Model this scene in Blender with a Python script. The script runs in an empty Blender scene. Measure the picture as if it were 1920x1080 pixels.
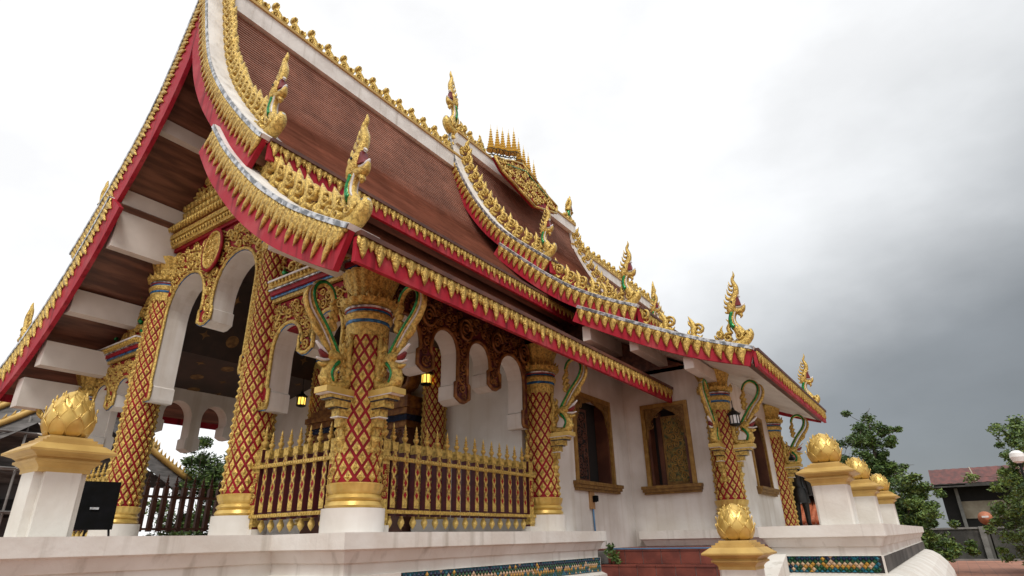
import bpy, math, random
import numpy as np
from math import pi, sin, cos, radians as rad
from mathutils import Matrix, Vector

random.seed(7)
RNG = np.random.default_rng(7)
SC = bpy.context.scene
COL = SC.collection

# ------------------------------------------------------------------ camera
f, tilt, roll, head = 1105.303, .402509, -.022001, .5985325
Fv = Vector((cos(head)*cos(tilt), sin(head)*cos(tilt), sin(tilt)))
R0 = Vector((sin(head), -cos(head), 0.0)); U0 = R0.cross(Fv)
Rv = R0*cos(roll) + U0*sin(roll); Uv = -R0*sin(roll) + U0*cos(roll)
cam_data = bpy.data.cameras.new("camera"); cam = bpy.data.objects.new("camera", cam_data); COL.objects.link(cam)
CAM = Vector((-5.126, -5.874, -.1))
m = Matrix((Rv, Uv, -Fv)).transposed().to_4x4(); m.translation = CAM
cam.matrix_world = m
cam_data.sensor_width = 36.0; cam_data.lens = f/1920*36; cam_data.clip_end = 3000; cam_data.clip_start = .05
SC.camera = cam

# ------------------------------------------------------------------ world: overcast sky
SUN_EL, SUN_AZ = rad(54), rad(217)      # azimuth measured from +X towards +Y
world = bpy.data.worlds.new("World"); SC.world = world; world.use_nodes = True
nt = world.node_tree; nt.nodes.clear()
def wn(t, **k):
    n = nt.nodes.new(t)
    for a, b in k.items(): setattr(n, a, b)
    return n
def wl(a, b): nt.links.new(a, b)
tc = wn('ShaderNodeTexCoord')
sky = wn('ShaderNodeTexSky', sky_type='NISHITA', sun_disc=False, sun_elevation=SUN_EL, sun_rotation=pi/2 - SUN_AZ)
skym = wn('ShaderNodeVectorMath', operation='SCALE'); skym.inputs['Scale'].default_value = .1
wl(sky.outputs[0], skym.inputs[0])
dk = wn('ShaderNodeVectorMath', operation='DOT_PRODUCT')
daz, delv = rad(-35), rad(2)  # dark cloud sector, widened past the right of the view to add contrast
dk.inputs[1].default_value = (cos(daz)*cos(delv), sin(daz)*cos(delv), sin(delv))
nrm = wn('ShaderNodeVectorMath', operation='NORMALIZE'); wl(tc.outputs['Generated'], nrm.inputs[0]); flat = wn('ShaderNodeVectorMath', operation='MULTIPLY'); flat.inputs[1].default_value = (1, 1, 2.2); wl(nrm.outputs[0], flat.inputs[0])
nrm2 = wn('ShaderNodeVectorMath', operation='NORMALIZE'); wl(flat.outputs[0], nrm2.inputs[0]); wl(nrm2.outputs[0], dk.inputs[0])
mp = wn('ShaderNodeMapping'); mp.inputs['Scale'].default_value = (1.3, 1.3, 2.4); wl(nrm.outputs[0], mp.inputs['Vector'])
nz = wn('ShaderNodeTexNoise'); nz.inputs['Scale'].default_value = 1.5; nz.inputs['Detail'].default_value = 6; nz.inputs['Roughness'].default_value = .5
wl(mp.outputs[0], nz.inputs['Vector'])
nzs = wn('ShaderNodeMath', operation='MULTIPLY_ADD'); nzs.inputs[1].default_value = .30; nzs.inputs[2].default_value = -.15; wl(nz.outputs[0], nzs.inputs[0])
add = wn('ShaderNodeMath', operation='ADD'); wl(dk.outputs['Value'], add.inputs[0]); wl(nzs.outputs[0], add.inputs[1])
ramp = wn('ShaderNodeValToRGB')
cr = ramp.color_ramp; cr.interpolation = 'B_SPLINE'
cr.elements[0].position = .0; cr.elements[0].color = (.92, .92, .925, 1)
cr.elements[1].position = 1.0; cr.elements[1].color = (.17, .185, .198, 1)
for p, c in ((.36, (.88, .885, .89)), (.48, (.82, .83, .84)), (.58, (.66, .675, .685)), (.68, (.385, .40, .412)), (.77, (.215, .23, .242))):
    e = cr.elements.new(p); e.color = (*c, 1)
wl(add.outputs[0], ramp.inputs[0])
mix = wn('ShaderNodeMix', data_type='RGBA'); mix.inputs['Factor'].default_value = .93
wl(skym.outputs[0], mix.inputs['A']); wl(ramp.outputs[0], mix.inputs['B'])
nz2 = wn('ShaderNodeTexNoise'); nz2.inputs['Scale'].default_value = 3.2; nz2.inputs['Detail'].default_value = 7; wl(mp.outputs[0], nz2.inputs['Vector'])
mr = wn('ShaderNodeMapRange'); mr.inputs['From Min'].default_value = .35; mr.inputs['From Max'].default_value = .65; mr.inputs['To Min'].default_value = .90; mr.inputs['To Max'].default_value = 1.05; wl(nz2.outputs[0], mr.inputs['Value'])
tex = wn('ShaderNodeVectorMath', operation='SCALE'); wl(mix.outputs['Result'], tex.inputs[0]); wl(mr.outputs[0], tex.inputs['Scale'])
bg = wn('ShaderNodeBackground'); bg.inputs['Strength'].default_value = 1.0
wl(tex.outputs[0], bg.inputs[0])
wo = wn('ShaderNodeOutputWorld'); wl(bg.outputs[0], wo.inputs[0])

# ------------------------------------------------------------------ sun (veiled by cloud)
sd = bpy.data.lights.new("sun", 'SUN'); so = bpy.data.objects.new("sun", sd); COL.objects.link(so)
sd.energy = 1.5; sd.angle = rad(14); sd.color = (1, .96, .9)
dirv = Vector((cos(SUN_AZ)*cos(SUN_EL), sin(SUN_AZ)*cos(SUN_EL), sin(SUN_EL)))
so.rotation_euler = dirv.to_track_quat('Z', 'Y').to_euler()
vs = SC.view_settings; vs.view_transform = 'Standard'; vs.look = 'None'; vs.gamma = 1; vs.use_curve_mapping = False; vs.exposure = .33

# ------------------------------------------------------------------ materials
MATS = {}
def mat(name, col, col2=None, scale=6.0, rough=.6, metal=0.0, bump=0.0, bscale=None, streak=None, spec=.5, stretch=None, emit=None, thr=(.4, .65)):
    if name in MATS: return MATS[name]
    M = bpy.data.materials.new(name); M.use_nodes = True
    t = M.node_tree; b = t.nodes['Principled BSDF']
    b.inputs['Roughness'].default_value = rough; b.inputs['Metallic'].default_value = metal
    b.inputs['Specular IOR Level'].default_value = spec
    tcn = t.nodes.new('ShaderNodeTexCoord'); src = tcn.outputs['Object']
    def noise(s, det=5, vec=None):
        n = t.nodes.new('ShaderNodeTexNoise'); n.inputs['Scale'].default_value = s; n.inputs['Detail'].default_value = det
        t.links.new(vec or src, n.inputs['Vector']); return n
    if stretch:
        mpn = t.nodes.new('ShaderNodeMapping'); mpn.inputs['Scale'].default_value = stretch; t.links.new(src, mpn.inputs['Vector']); vec = mpn.outputs[0]
    else: vec = None
    col2 = col2 or tuple(c*.75 for c in col)
    n = noise(scale, 6, vec)
    r = t.nodes.new('ShaderNodeValToRGB'); r.color_ramp.elements[0].position = thr[0]; r.color_ramp.elements[1].position = thr[1]
    r.color_ramp.elements[0].color = (*col2, 1); r.color_ramp.elements[1].color = (*col, 1)
    t.links.new(n.outputs[0], r.inputs[0]); out = r.outputs[0]
    if streak:      # rain streaks running down: dark stains with their own shape
        ms = t.nodes.new('ShaderNodeMapping'); ms.inputs['Scale'].default_value = (streak[1]*1.6, streak[1]*1.6, streak[1]*.07); t.links.new(src, ms.inputs['Vector'])
        n2 = noise(1.0, 4, ms.outputs[0]); n2.inputs['Roughness'].default_value = .55
        r2 = t.nodes.new('ShaderNodeValToRGB'); r2.color_ramp.elements[0].position = streak[2]; r2.color_ramp.elements[1].position = streak[3]
        r2.color_ramp.elements[0].color = (1, 1, 1, 1); r2.color_ramp.elements[1].color = (*streak[0], 1)
        t.links.new(n2.outputs[0], r2.inputs[0])
        mx = t.nodes.new('ShaderNodeMix'); mx.data_type = 'RGBA'; mx.blend_type = 'MULTIPLY'; mx.inputs['Factor'].default_value = 1
        t.links.new(out, mx.inputs['A']); t.links.new(r2.outputs[0], mx.inputs['B']); out = mx.outputs['Result']
    t.links.new(out, b.inputs['Base Color'])
    if bump:
        nb = noise(bscale or scale*4, 6); bp = t.nodes.new('ShaderNodeBump'); bp.inputs['Strength'].default_value = bump; bp.inputs['Distance'].default_value = .02
        t.links.new(nb.outputs[0], bp.inputs['Height']); t.links.new(bp.outputs[0], b.inputs['Normal'])
    if emit:
        b.inputs['Emission Color'].default_value = (*emit[0], 1); b.inputs['Emission Strength'].default_value = emit[1]
    MATS[name] = M; return M

GOLD = mat('gold_paint', (.74, .52, .14), (.36, .23, .055), 26, .34, .5, 1.0, 52, thr=(.36, .6))
GOLDP = mat('gold_smooth', (.74, .52, .16), (.54, .36, .09), 4, .36, .42, .12, 14)
GOLDS = mat('bright_gilt', (.90, .70, .24), (.78, .56, .16), 6, .4, .05)
GOLDA = mat('dark_gold', (.30, .135, .03), (.14, .05, .015), 9, .5, .25, .2, 40)  # deeper, browner gold for the side arcade and door pilasters
GOLDB = mat('gold_ochre_plaster', (.58, .385, .115), (.45, .28, .075), 3, .5, .12, .15, 20)
RED = mat('red_lacquer', (.30, .008, .018), (.19, .004, .010), 5, .6, 0, .1, 20, spec=.25)
REDB = mat('red_board', (.36, .014, .03), (.42, .06, .07), 2.2, .6, 0, .15, 12, streak=((.45, .35, .35), 5, .52, .7), thr=(.32, .5), spec=.25)
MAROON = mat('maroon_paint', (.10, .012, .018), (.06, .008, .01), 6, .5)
WHITE = mat('white_wall', (.76, .73, .69), (.60, .555, .50), 1.1, .8, 0, .15, 10, streak=((.80, .75, .68), 2.6, .5, .8))
COPE = mat('white_coping', (.80, .78, .74), (.66, .63, .59), 2.5, .8, 0, .3, 18, streak=((.66, .63, .59), 5, .54, .8))
STAIN = mat('stained_plaster', (.72, .70, .65), (.62, .58, .52), 1.6, .8, 0, .25, 14, streak=((.55, .52, .47), 3.6, .56, .84))
BEAM = mat('beam_plaster', (.66, .61, .56), (.56, .51, .46), 1.5, .8, 0, .12, 12)
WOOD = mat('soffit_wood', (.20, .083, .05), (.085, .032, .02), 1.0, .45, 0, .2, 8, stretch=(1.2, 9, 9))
WOODW = mat('window_wood', (.13, .045, .022), (.07, .022, .012), 3, .5, 0, .1, 12)
DARK = mat('near_black', (.012, .009, .008), (.008, .006, .005), 3, .8)
GREEN = mat('green_mosaic', (.015, .30, .07), (.006, .12, .03), 30, .15, .3, .2, 60)
BLUE = mat('blue_mosaic', (.03, .20, .45), (.012, .055, .14), 18, .2, .2, .2, 50)
SILVER = mat('mirror_mosaic', (.60, .61, .62), (.16, .17, .18), 9, .25, .6, .3, 40, thr=(.44, .56))
WHITEP = mat('white_paint', (.74, .72, .70), (.6, .58, .56), 8, .5)
REDP = mat('red_mouth', (.22, .012, .015), (.14, .008, .01), 8, .4)
BRONZE = mat('dark_bronze', (.030, .028, .025), (.014, .013, .012), 4, .38, .6, .2, 30)
BLACK = mat('black_plastic', (.006, .006, .007), (.004, .004, .004), 8, .8, spec=.08)
REDTILE = mat('red_clay_tile', (.22, .055, .035), (.13, .032, .022), 3.0, .6, 0, .2, 25)
FRAMEG = mat('ochre_frame', (.27, .15, .038), (.17, .085, .02), 12, .5, .15, .2, 40)
FRAMEL = mat('gilt_frame', (.40, .235, .06), (.28, .15, .035), 10, .45, .25, .2, 40)
CARVE = mat('carved_panel', (.34, .22, .045), (.05, .07, .03), 16, .5, .2, .5, 60)
NAVY = mat('navy_glaze', (.015, .03, .07), (.008, .015, .035), 20, .15)
TEAL = mat('teal_glaze', (.012, .14, .19), (.008, .07, .1), 20, .15)
GRNG = mat('green_glaze', (.02, .09, .04), (.012, .05, .02), 20, .15)
YELG = mat('yellow_glaze', (.50, .29, .05), (.36, .18, .03), 20, .2)
CREAMG = mat('cream_glaze', (.55, .40, .26), (.42, .28, .17), 20, .2)
BARK = mat('bark', (.10, .075, .055), (.05, .038, .028), 9, .9, 0, .4, 30)
LEAF = mat('leaf_green', (.13, .20, .04), (.06, .115, .025), 1.3, .5)
LEAFD = mat('leaf_dark', (.07, .125, .03), (.03, .065, .016), 1.3, .5)
LEAFY = mat('leaf_light', (.20, .27, .05), (.11, .17, .03), 1.6, .5)
CONC = mat('old_concrete', (.115, .108, .098), (.04, .038, .035), .9, .9, 0, .3, 12, streak=((.5, .48, .45), 2.5, .5, .75))
CONCL = mat('grey_concrete', (.26, .25, .235), (.17, .16, .15), 2.0, .9, 0, .3, 12)
RUST = mat('rusty_sheet', (.16, .045, .035), (.085, .028, .024), 1.5, .7, .1, .1, 6, stretch=(.3, 2, 2))
PANEL = mat('weathered_board', (.40, .34, .26), (.27, .22, .16), 1.5, .8)
ORANGE = mat('orange_tile', (.46, .13, .05), (.32, .08, .03), 5, .7)
DISH = mat('orange_dish', (.50, .19, .10), (.44, .15, .08), 5, .6)
PAVE = mat('red_paving', (.36, .17, .115), (.27, .125, .085), .7, .85, 0, .2, 20)
GRASS = mat('grass', (.10, .13, .03), (.06, .075, .022), 2.2, .9)
SCAFF = mat('scaffold_grey', (.10, .098, .098), (.045, .043, .045), .8, .8, 0, .2, 8)
SHINGLE = mat('grey_shingle', (.15, .14, .135), (.075, .07, .066), 1.5, .8, 0, .3, 8, stretch=(1, 1, 6))
GLOW = mat('lamp_glow', (.8, .5, .1), (.7, .35, .05), 20, .4, emit=((1, .62, .10), 1.6))
IRON = mat('black_iron', (.012, .012, .012), (.008, .008, .008), 10, .45, .5)
GLOBE = mat('white_globe', (.82, .82, .80), (.78, .78, .76), 3, .3)
PIPE = mat('blue_pipe', (.10, .22, .38), (.08, .18, .32), 6, .4)
OUTLET = mat('outlet_wood', (.42, .24, .10), (.34, .18, .07), 6, .6)

def tile_mat():
    M = bpy.data.materials.new('roof_tile'); M.use_nodes = True; t = M.node_tree; b = t.nodes['Principled BSDF']
    uv = t.nodes.new('ShaderNodeUVMap')
    br = t.nodes.new('ShaderNodeTexBrick'); br.inputs['Scale'].default_value = 1; br.inputs['Brick Width'].default_value = .17; br.inputs['Row Height'].default_value = .085
    br.inputs['Mortar Size'].default_value = .003; br.inputs['Color1'].default_value = (.46, .245, .18, 1); br.inputs['Color2'].default_value = (.34, .175, .128, 1); br.inputs['Mortar'].default_value = (.27, .135, .10, 1)
    br.inputs['Bias'].default_value = 0
    t.links.new(uv.outputs[0], br.inputs['Vector'])
    tcn = t.nodes.new('ShaderNodeTexCoord')
    n = t.nodes.new('ShaderNodeTexNoise'); n.inputs['Scale'].default_value = 1.1; n.inputs['Detail'].default_value = 8; n.inputs['Roughness'].default_value = .65; t.links.new(tcn.outputs['Object'], n.inputs['Vector'])
    r = t.nodes.new('ShaderNodeValToRGB'); r.color_ramp.elements[0].position = .35; r.color_ramp.elements[1].position = .7
    r.color_ramp.elements[0].color = (.68, .63, .60, 1); r.color_ramp.elements[1].color = (1.12, 1.08, 1.05, 1); t.links.new(n.outputs[0], r.inputs[0])
    mx = t.nodes.new('ShaderNodeMix'); mx.data_type = 'RGBA'; mx.blend_type = 'MULTIPLY'; mx.inputs['Factor'].default_value = 1
    t.links.new(br.outputs['Color'], mx.inputs['A']); t.links.new(r.outputs[0], mx.inputs['B'])
    t.links.new(mx.outputs['Result'], b.inputs['Base Color']); b.inputs['Roughness'].default_value = .7
    return M
TILE = tile_mat()
def paving_mat():
    M = bpy.data.materials.new('paved_ground'); M.use_nodes = True; t = M.node_tree; b = t.nodes['Principled BSDF']
    tcn = t.nodes.new('ShaderNodeTexCoord')
    br = t.nodes.new('ShaderNodeTexBrick'); br.inputs['Scale'].default_value = 1; br.inputs['Brick Width'].default_value = .4; br.inputs['Row Height'].default_value = .4; br.offset = 0
    br.inputs['Mortar Size'].default_value = .012; br.inputs['Color1'].default_value = (.40, .19, .125, 1); br.inputs['Color2'].default_value = (.33, .15, .10, 1); br.inputs['Mortar'].default_value = (.22, .12, .09, 1)
    t.links.new(tcn.outputs['Object'], br.inputs['Vector'])
    n = t.nodes.new('ShaderNodeTexNoise'); n.inputs['Scale'].default_value = .5; n.inputs['Detail'].default_value = 8; t.links.new(tcn.outputs['Object'], n.inputs['Vector'])
    r = t.nodes.new('ShaderNodeValToRGB'); r.color_ramp.elements[0].position = .3; r.color_ramp.elements[1].position = .7
    r.color_ramp.elements[0].color = (.7, .66, .62, 1); r.color_ramp.elements[1].color = (1.1, 1.08, 1.05, 1); t.links.new(n.outputs[0], r.inputs[0])
    mx = t.nodes.new('ShaderNodeMix'); mx.data_type = 'RGBA'; mx.blend_type = 'MULTIPLY'; mx.inputs['Factor'].default_value = 1
    t.links.new(br.outputs['Color'], mx.inputs['A']); t.links.new(r.outputs[0], mx.inputs['B'])
    t.links.new(mx.outputs['Result'], b.inputs['Base Color']); b.inputs['Roughness'].default_value = .8
    return M
PAVE = paving_mat()

# ------------------------------------------------------------------ mesh builder
class MB:
    def __init__(s): s.v = []; s.n = 0; s.f = []; s.m = []; s.sm = []; s.uv = None; s.mats = []
    def mi(s, M):
        if M not in s.mats: s.mats.append(M)
        return s.mats.index(M)
    def add(s, V, F, M, smooth=False):
        V = np.asarray(V, float).reshape(-1, 3); o = s.n; s.v.append(V); s.n += len(V); k = s.mi(M)
        for fc in F: s.f.append(tuple(i+o for i in fc)); s.m.append(k); s.sm.append(smooth)
        return o
    def box(s, a, b, M, taper=None, xf=None):
        x0, y0, z0 = a; x1, y1, z1 = b
        V = np.array([(x0,y0,z0),(x1,y0,z0),(x1,y1,z0),(x0,y1,z0),(x0,y0,z1),(x1,y0,z1),(x1,y1,z1),(x0,y1,z1)], float)
        if taper is not None:
            c = np.array([(x0+x1)/2, (y0+y1)/2]); V[4:, :2] = c + (V[4:, :2]-c)*taper
        if xf is not None: V = xf(V)
        s.add(V, [(3,2,1,0),(4,5,6,7),(0,1,5,4),(1,2,6,5),(2,3,7,6),(3,0,4,7)], M)
    def sweep(s, P, A, B, nrm, M, sides=8, smooth=True, closed_ends=True):
        P = np.asarray(P, float); n = len(P); A = np.broadcast_to(np.asarray(A, float), n); B = np.broadcast_to(np.asarray(B, float), n)
        T = np.gradient(P, axis=0); T /= np.linalg.norm(T, axis=1)[:, None] + 1e-9
        nrm = np.asarray(nrm, float); nrm = nrm/np.linalg.norm(nrm)
        W = np.cross(nrm, T); W /= np.linalg.norm(W, axis=1)[:, None] + 1e-9
        NN = np.cross(T, W)
        th = np.arange(sides)*2*pi/sides
        V = (P[:, None, :] + W[:, None, :]*(A[:, None]*np.cos(th))[:, :, None] + NN[:, None, :]*(B[:, None]*np.sin(th))[:, :, None]).reshape(-1, 3)
        F = []
        for i in range(n-1):
            for j in range(sides):
                k = (j+1) % sides; F.append((i*sides+j, i*sides+k, (i+1)*sides+k, (i+1)*sides+j))
        if closed_ends: F.append(tuple(range(sides-1, -1, -1))); F.append(tuple((n-1)*sides+j for j in range(sides)))
        s.add(V, F, M, smooth)
    def tube(s, P, r, M, sides=8, smooth=True):
        P = [Vector(p) for p in P]; n = len(P); r = np.broadcast_to(np.asarray(r, float), n)
        V = []; up = None
        for i in range(n):
            t = (P[min(i+1, n-1)]-P[max(i-1, 0)]).normalized()
            if up is None: up = t.orthogonal().normalized()
            else: up = (up - t*up.dot(t)).normalized()
            w = t.cross(up)
            for j in range(sides):
                a = 2*pi*j/sides; V.append(P[i] + (up*cos(a)+w*sin(a))*float(r[i]))
        F = []
        for i in range(n-1):
            for j in range(sides):
                k = (j+1) % sides; F.append((i*sides+j, i*sides+k, (i+1)*sides+k, (i+1)*sides+j))
        F.append(tuple(range(sides-1, -1, -1))); F.append(tuple((n-1)*sides+j for j in range(sides)))
        s.add([tuple(v) for v in V], F, M, smooth)
    def lathe(s, prof, M, seg=24, c=(0, 0, 0), mod=None, smooth=True, mats=None):
        prof = np.asarray(prof, float); th = np.arange(seg)*2*pi/seg; n = len(prof)
        for i in range(n-1):
            Mi = mats[i] if mats else M
            ra, za = prof[i]; rb, zb = prof[i+1]
            ma = mod(th, i) if mod else 1.0; mb_ = mod(th, i+1) if mod else 1.0
            V = np.concatenate([np.stack([c[0]+ra*ma*np.cos(th), c[1]+ra*ma*np.sin(th), np.full(seg, c[2]+za)], 1), np.stack([c[0]+rb*mb_*np.cos(th), c[1]+rb*mb_*np.sin(th), np.full(seg, c[2]+zb)], 1)])
            s.add(V, [(j, (j+1) % seg, seg+(j+1) % seg, seg+j) for j in range(seg)], Mi, smooth)
        for i, fl in ((0, True), (n-1, False)):
            if prof[i][0] > 1e-3:
                V = np.stack([c[0]+prof[i][0]*np.cos(th), c[1]+prof[i][0]*np.sin(th), np.full(seg, c[2]+prof[i][1])], 1)
                s.add(V, [tuple(range(seg-1, -1, -1)) if fl else tuple(range(seg))], mats[min(i, n-2)] if mats else M)
    def prism(s, poly, d0, d1, mapf, M, side=None, back=None):
        """polygon in (a,b) extruded between depths d0 and d1; mapf(a,b,d) -> xyz"""
        n = len(poly); V = [mapf(a, b, d0) for a, b in poly] + [mapf(a, b, d1) for a, b in poly]
        s.add(V, [tuple(range(n))], M); k = s.n - 2*n
        S = side or M
        s.add(V, [(i, (i+1) % n, n+(i+1) % n, n+i) for i in range(n)], S)
        s.add(V, [tuple(range(2*n-1, n-1, -1))], back or M)
    def build(s, name, parent=None, loc=None, weld=False):
        me = bpy.data.meshes.new(name)
        V = np.concatenate(s.v) if s.v else np.zeros((0, 3))
        me.from_pydata(V.tolist(), [], s.f)
        for M in s.mats: me.materials.append(M)
        me.polygons.foreach_set('material_index', s.m); me.polygons.foreach_set('use_smooth', s.sm)
        if s.uv is not None:
            u = me.uv_layers.new(name='uv'); u.data.foreach_set('uv', np.asarray(s.uv, float).ravel())
        import bmesh
        b = bmesh.new(); b.from_mesh(me)
        if weld: bmesh.ops.remove_doubles(b, verts=b.verts, dist=1e-5)
        if s.uv is None: bmesh.ops.recalc_face_normals(b, faces=b.faces)
        b.to_mesh(me); b.free(); me.update()
        return put(name, me, parent, loc)
def put(name, me, parent=None, loc=None):
    o = bpy.data.objects.new(name, me); COL.objects.link(o)
    if parent is not None: o.parent = parent
    if loc is not None: o.location = loc
    return o
def tag(o, label=None, cat=None, group=None, kind=None):
    if label: o['label'] = label
    if cat: o['category'] = cat
    if group: o['group'] = group
    if kind: o['kind'] = kind
    return o
def thing(name, label, cat, loc=(0, 0, 0), rz=0, group=None, parent=None):
    o = bpy.data.objects.new(name, None); COL.objects.link(o); o.location = loc; o.rotation_euler = (0, 0, rz); o.empty_display_size = .1
    if parent is not None: o.parent = parent
    return tag(o, label, cat, group)
def part(name, parent, loc=(0, 0, 0), rz=0):
    o = bpy.data.objects.new(name, None); COL.objects.link(o); o.location = loc; o.rotation_euler = (0, 0, rz); o.parent = parent; o.empty_display_size = .1
    return o
def kids(o): return [c for c in bpy.data.objects if c.parent == o]
def dup(o, loc=None, rz=None, parent=None, label=None):
    def rec(a, p):
        c = a.copy(); COL.objects.link(c); c.parent = p
        for ch in [x for x in ALLK.get(a.name, [])]: rec(ch, c)
        return c
    ALLK = {}
    for x in bpy.data.objects:
        if x.parent: ALLK.setdefault(x.parent.name, []).append(x)
    r = rec(o, parent if parent is not None else o.parent)
    if loc is not None: r.location = loc
    if rz is not None: r.rotation_euler = (0, 0, rz)
    if label: r['label'] = label
    return r

def smooth_path(P, n):
    """Catmull-Rom through the points, n samples"""
    P = np.asarray(P, float); Q = np.concatenate([[2*P[0]-P[1]], P, [2*P[-1]-P[-2]]]); out = []
    L = len(P)-1
    for t in np.linspace(0, L, n):
        i = min(int(t), L-1); u = t-i; a, b, c, d = Q[i:i+4]
        out.append(.5*((2*b)+(-a+c)*u+(2*a-5*b+4*c-d)*u*u+(-a+3*b-3*c+d)*u**3))
    return np.array(out)
def interp(xs, ys, n): return np.interp(np.linspace(0, 1, n), xs, ys)
def lens(mb, P2, W, th, M, n=9, sides=6, y=0.0, mapf=None):
    """flat-ish tapered leaf in the local XZ plane"""
    P = smooth_path(P2, n); w = interp(np.linspace(0, 1, len(W)), W, n)
    P3 = np.stack([P[:, 0], np.full(n, y), P[:, 1]], 1)
    t = np.minimum(th, w*1.3+.004)
    if mapf is None: mb.sweep(P3, w, t, (0, 1, 0), M, sides)
    else:
        tmp = MB(); tmp.sweep(P3, w, t, (0, 1, 0), M, sides); V = mapf(np.concatenate(tmp.v)); mb.add(V, tmp.f, M, True)
def spiral2(c, r, a0, turns, dirn, n=14, r1=.12):
    t = np.linspace(0, 1, n); rr = r*(1-(1-r1)*t); a = a0+dirn*turns*2*pi*t
    return np.stack([c[0]+rr*np.cos(a), c[1]+rr*np.sin(a)], 1)

# template scroll curls for relief panels (unit radius, in a,b plane, depth d)
def scroll_template(dirn):
    mb = MB(); P = spiral2((0, 0), .92, 0, 1.55, dirn, 15, .12)
    P3 = np.stack([P[:, 0], P[:, 1], np.full(len(P), .12)], 1)
    mb.sweep(P3, np.linspace(.17, .12, len(P)), np.linspace(.22, .34, len(P)), (0, 0, 1), GOLD, 5)
    for k in range(3):
        a = -dirn*(.5+.55*k) if dirn else 0
        b0 = np.array([.85*cos(a), .85*sin(a)]); b1 = np.array([1.28*cos(a-.25*dirn), 1.28*sin(a-.25*dirn)])
        Q = np.array([[*b0, .1], [*((b0+b1)/2), .22], [*b1, .06]]); mb.sweep(Q, [.16, .15, .02], [.1, .16, .02], (0, 0, 1), GOLD, 4)
    V = np.concatenate(mb.v); th = np.arange(5)*2*pi/5
    return V, mb.f
SCROLL = [scroll_template(1), scroll_template(-1)]
def relief(mb, inside, bbox, r0, r1, tries, mapf, M=None, seed=1, depth=1.0, fill=.80):
    rg = np.random.default_rng(seed); M = M or GOLD; placed = np.zeros((0, 3))
    for k in range(tries):
        r = r0 + (r1-r0)*(k/tries)**.8
        a = rg.uniform(bbox[0], bbox[1]); b = rg.uniform(bbox[2], bbox[3])
        if not (inside(a, b) and inside(a-r*.8, b) and inside(a+r*.8, b) and inside(a, b-r*.8) and inside(a, b+r*.8)): continue
        if len(placed) and np.min(np.hypot(placed[:, 0]-a, placed[:, 1]-b)-placed[:, 2]*fill) < r*fill: continue
        placed = np.concatenate([placed, [[a, b, r]]])
        V, F = SCROLL[rg.integers(2)]; th = rg.uniform(0, 2*pi); c, s_ = cos(th), sin(th)
        A = a + r*(V[:, 0]*c - V[:, 1]*s_); B = b + r*(V[:, 0]*s_ + V[:, 1]*c); D = V[:, 2]*r*depth
        mb.add(mapf(A, B, D), F, M, True)
    return placed

# ------------------------------------------------------------------ shared ornament meshes
def mesh_of(mb, name):
    o = mb.build(name); me = o.data; bpy.data.objects.remove(o); return me

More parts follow.
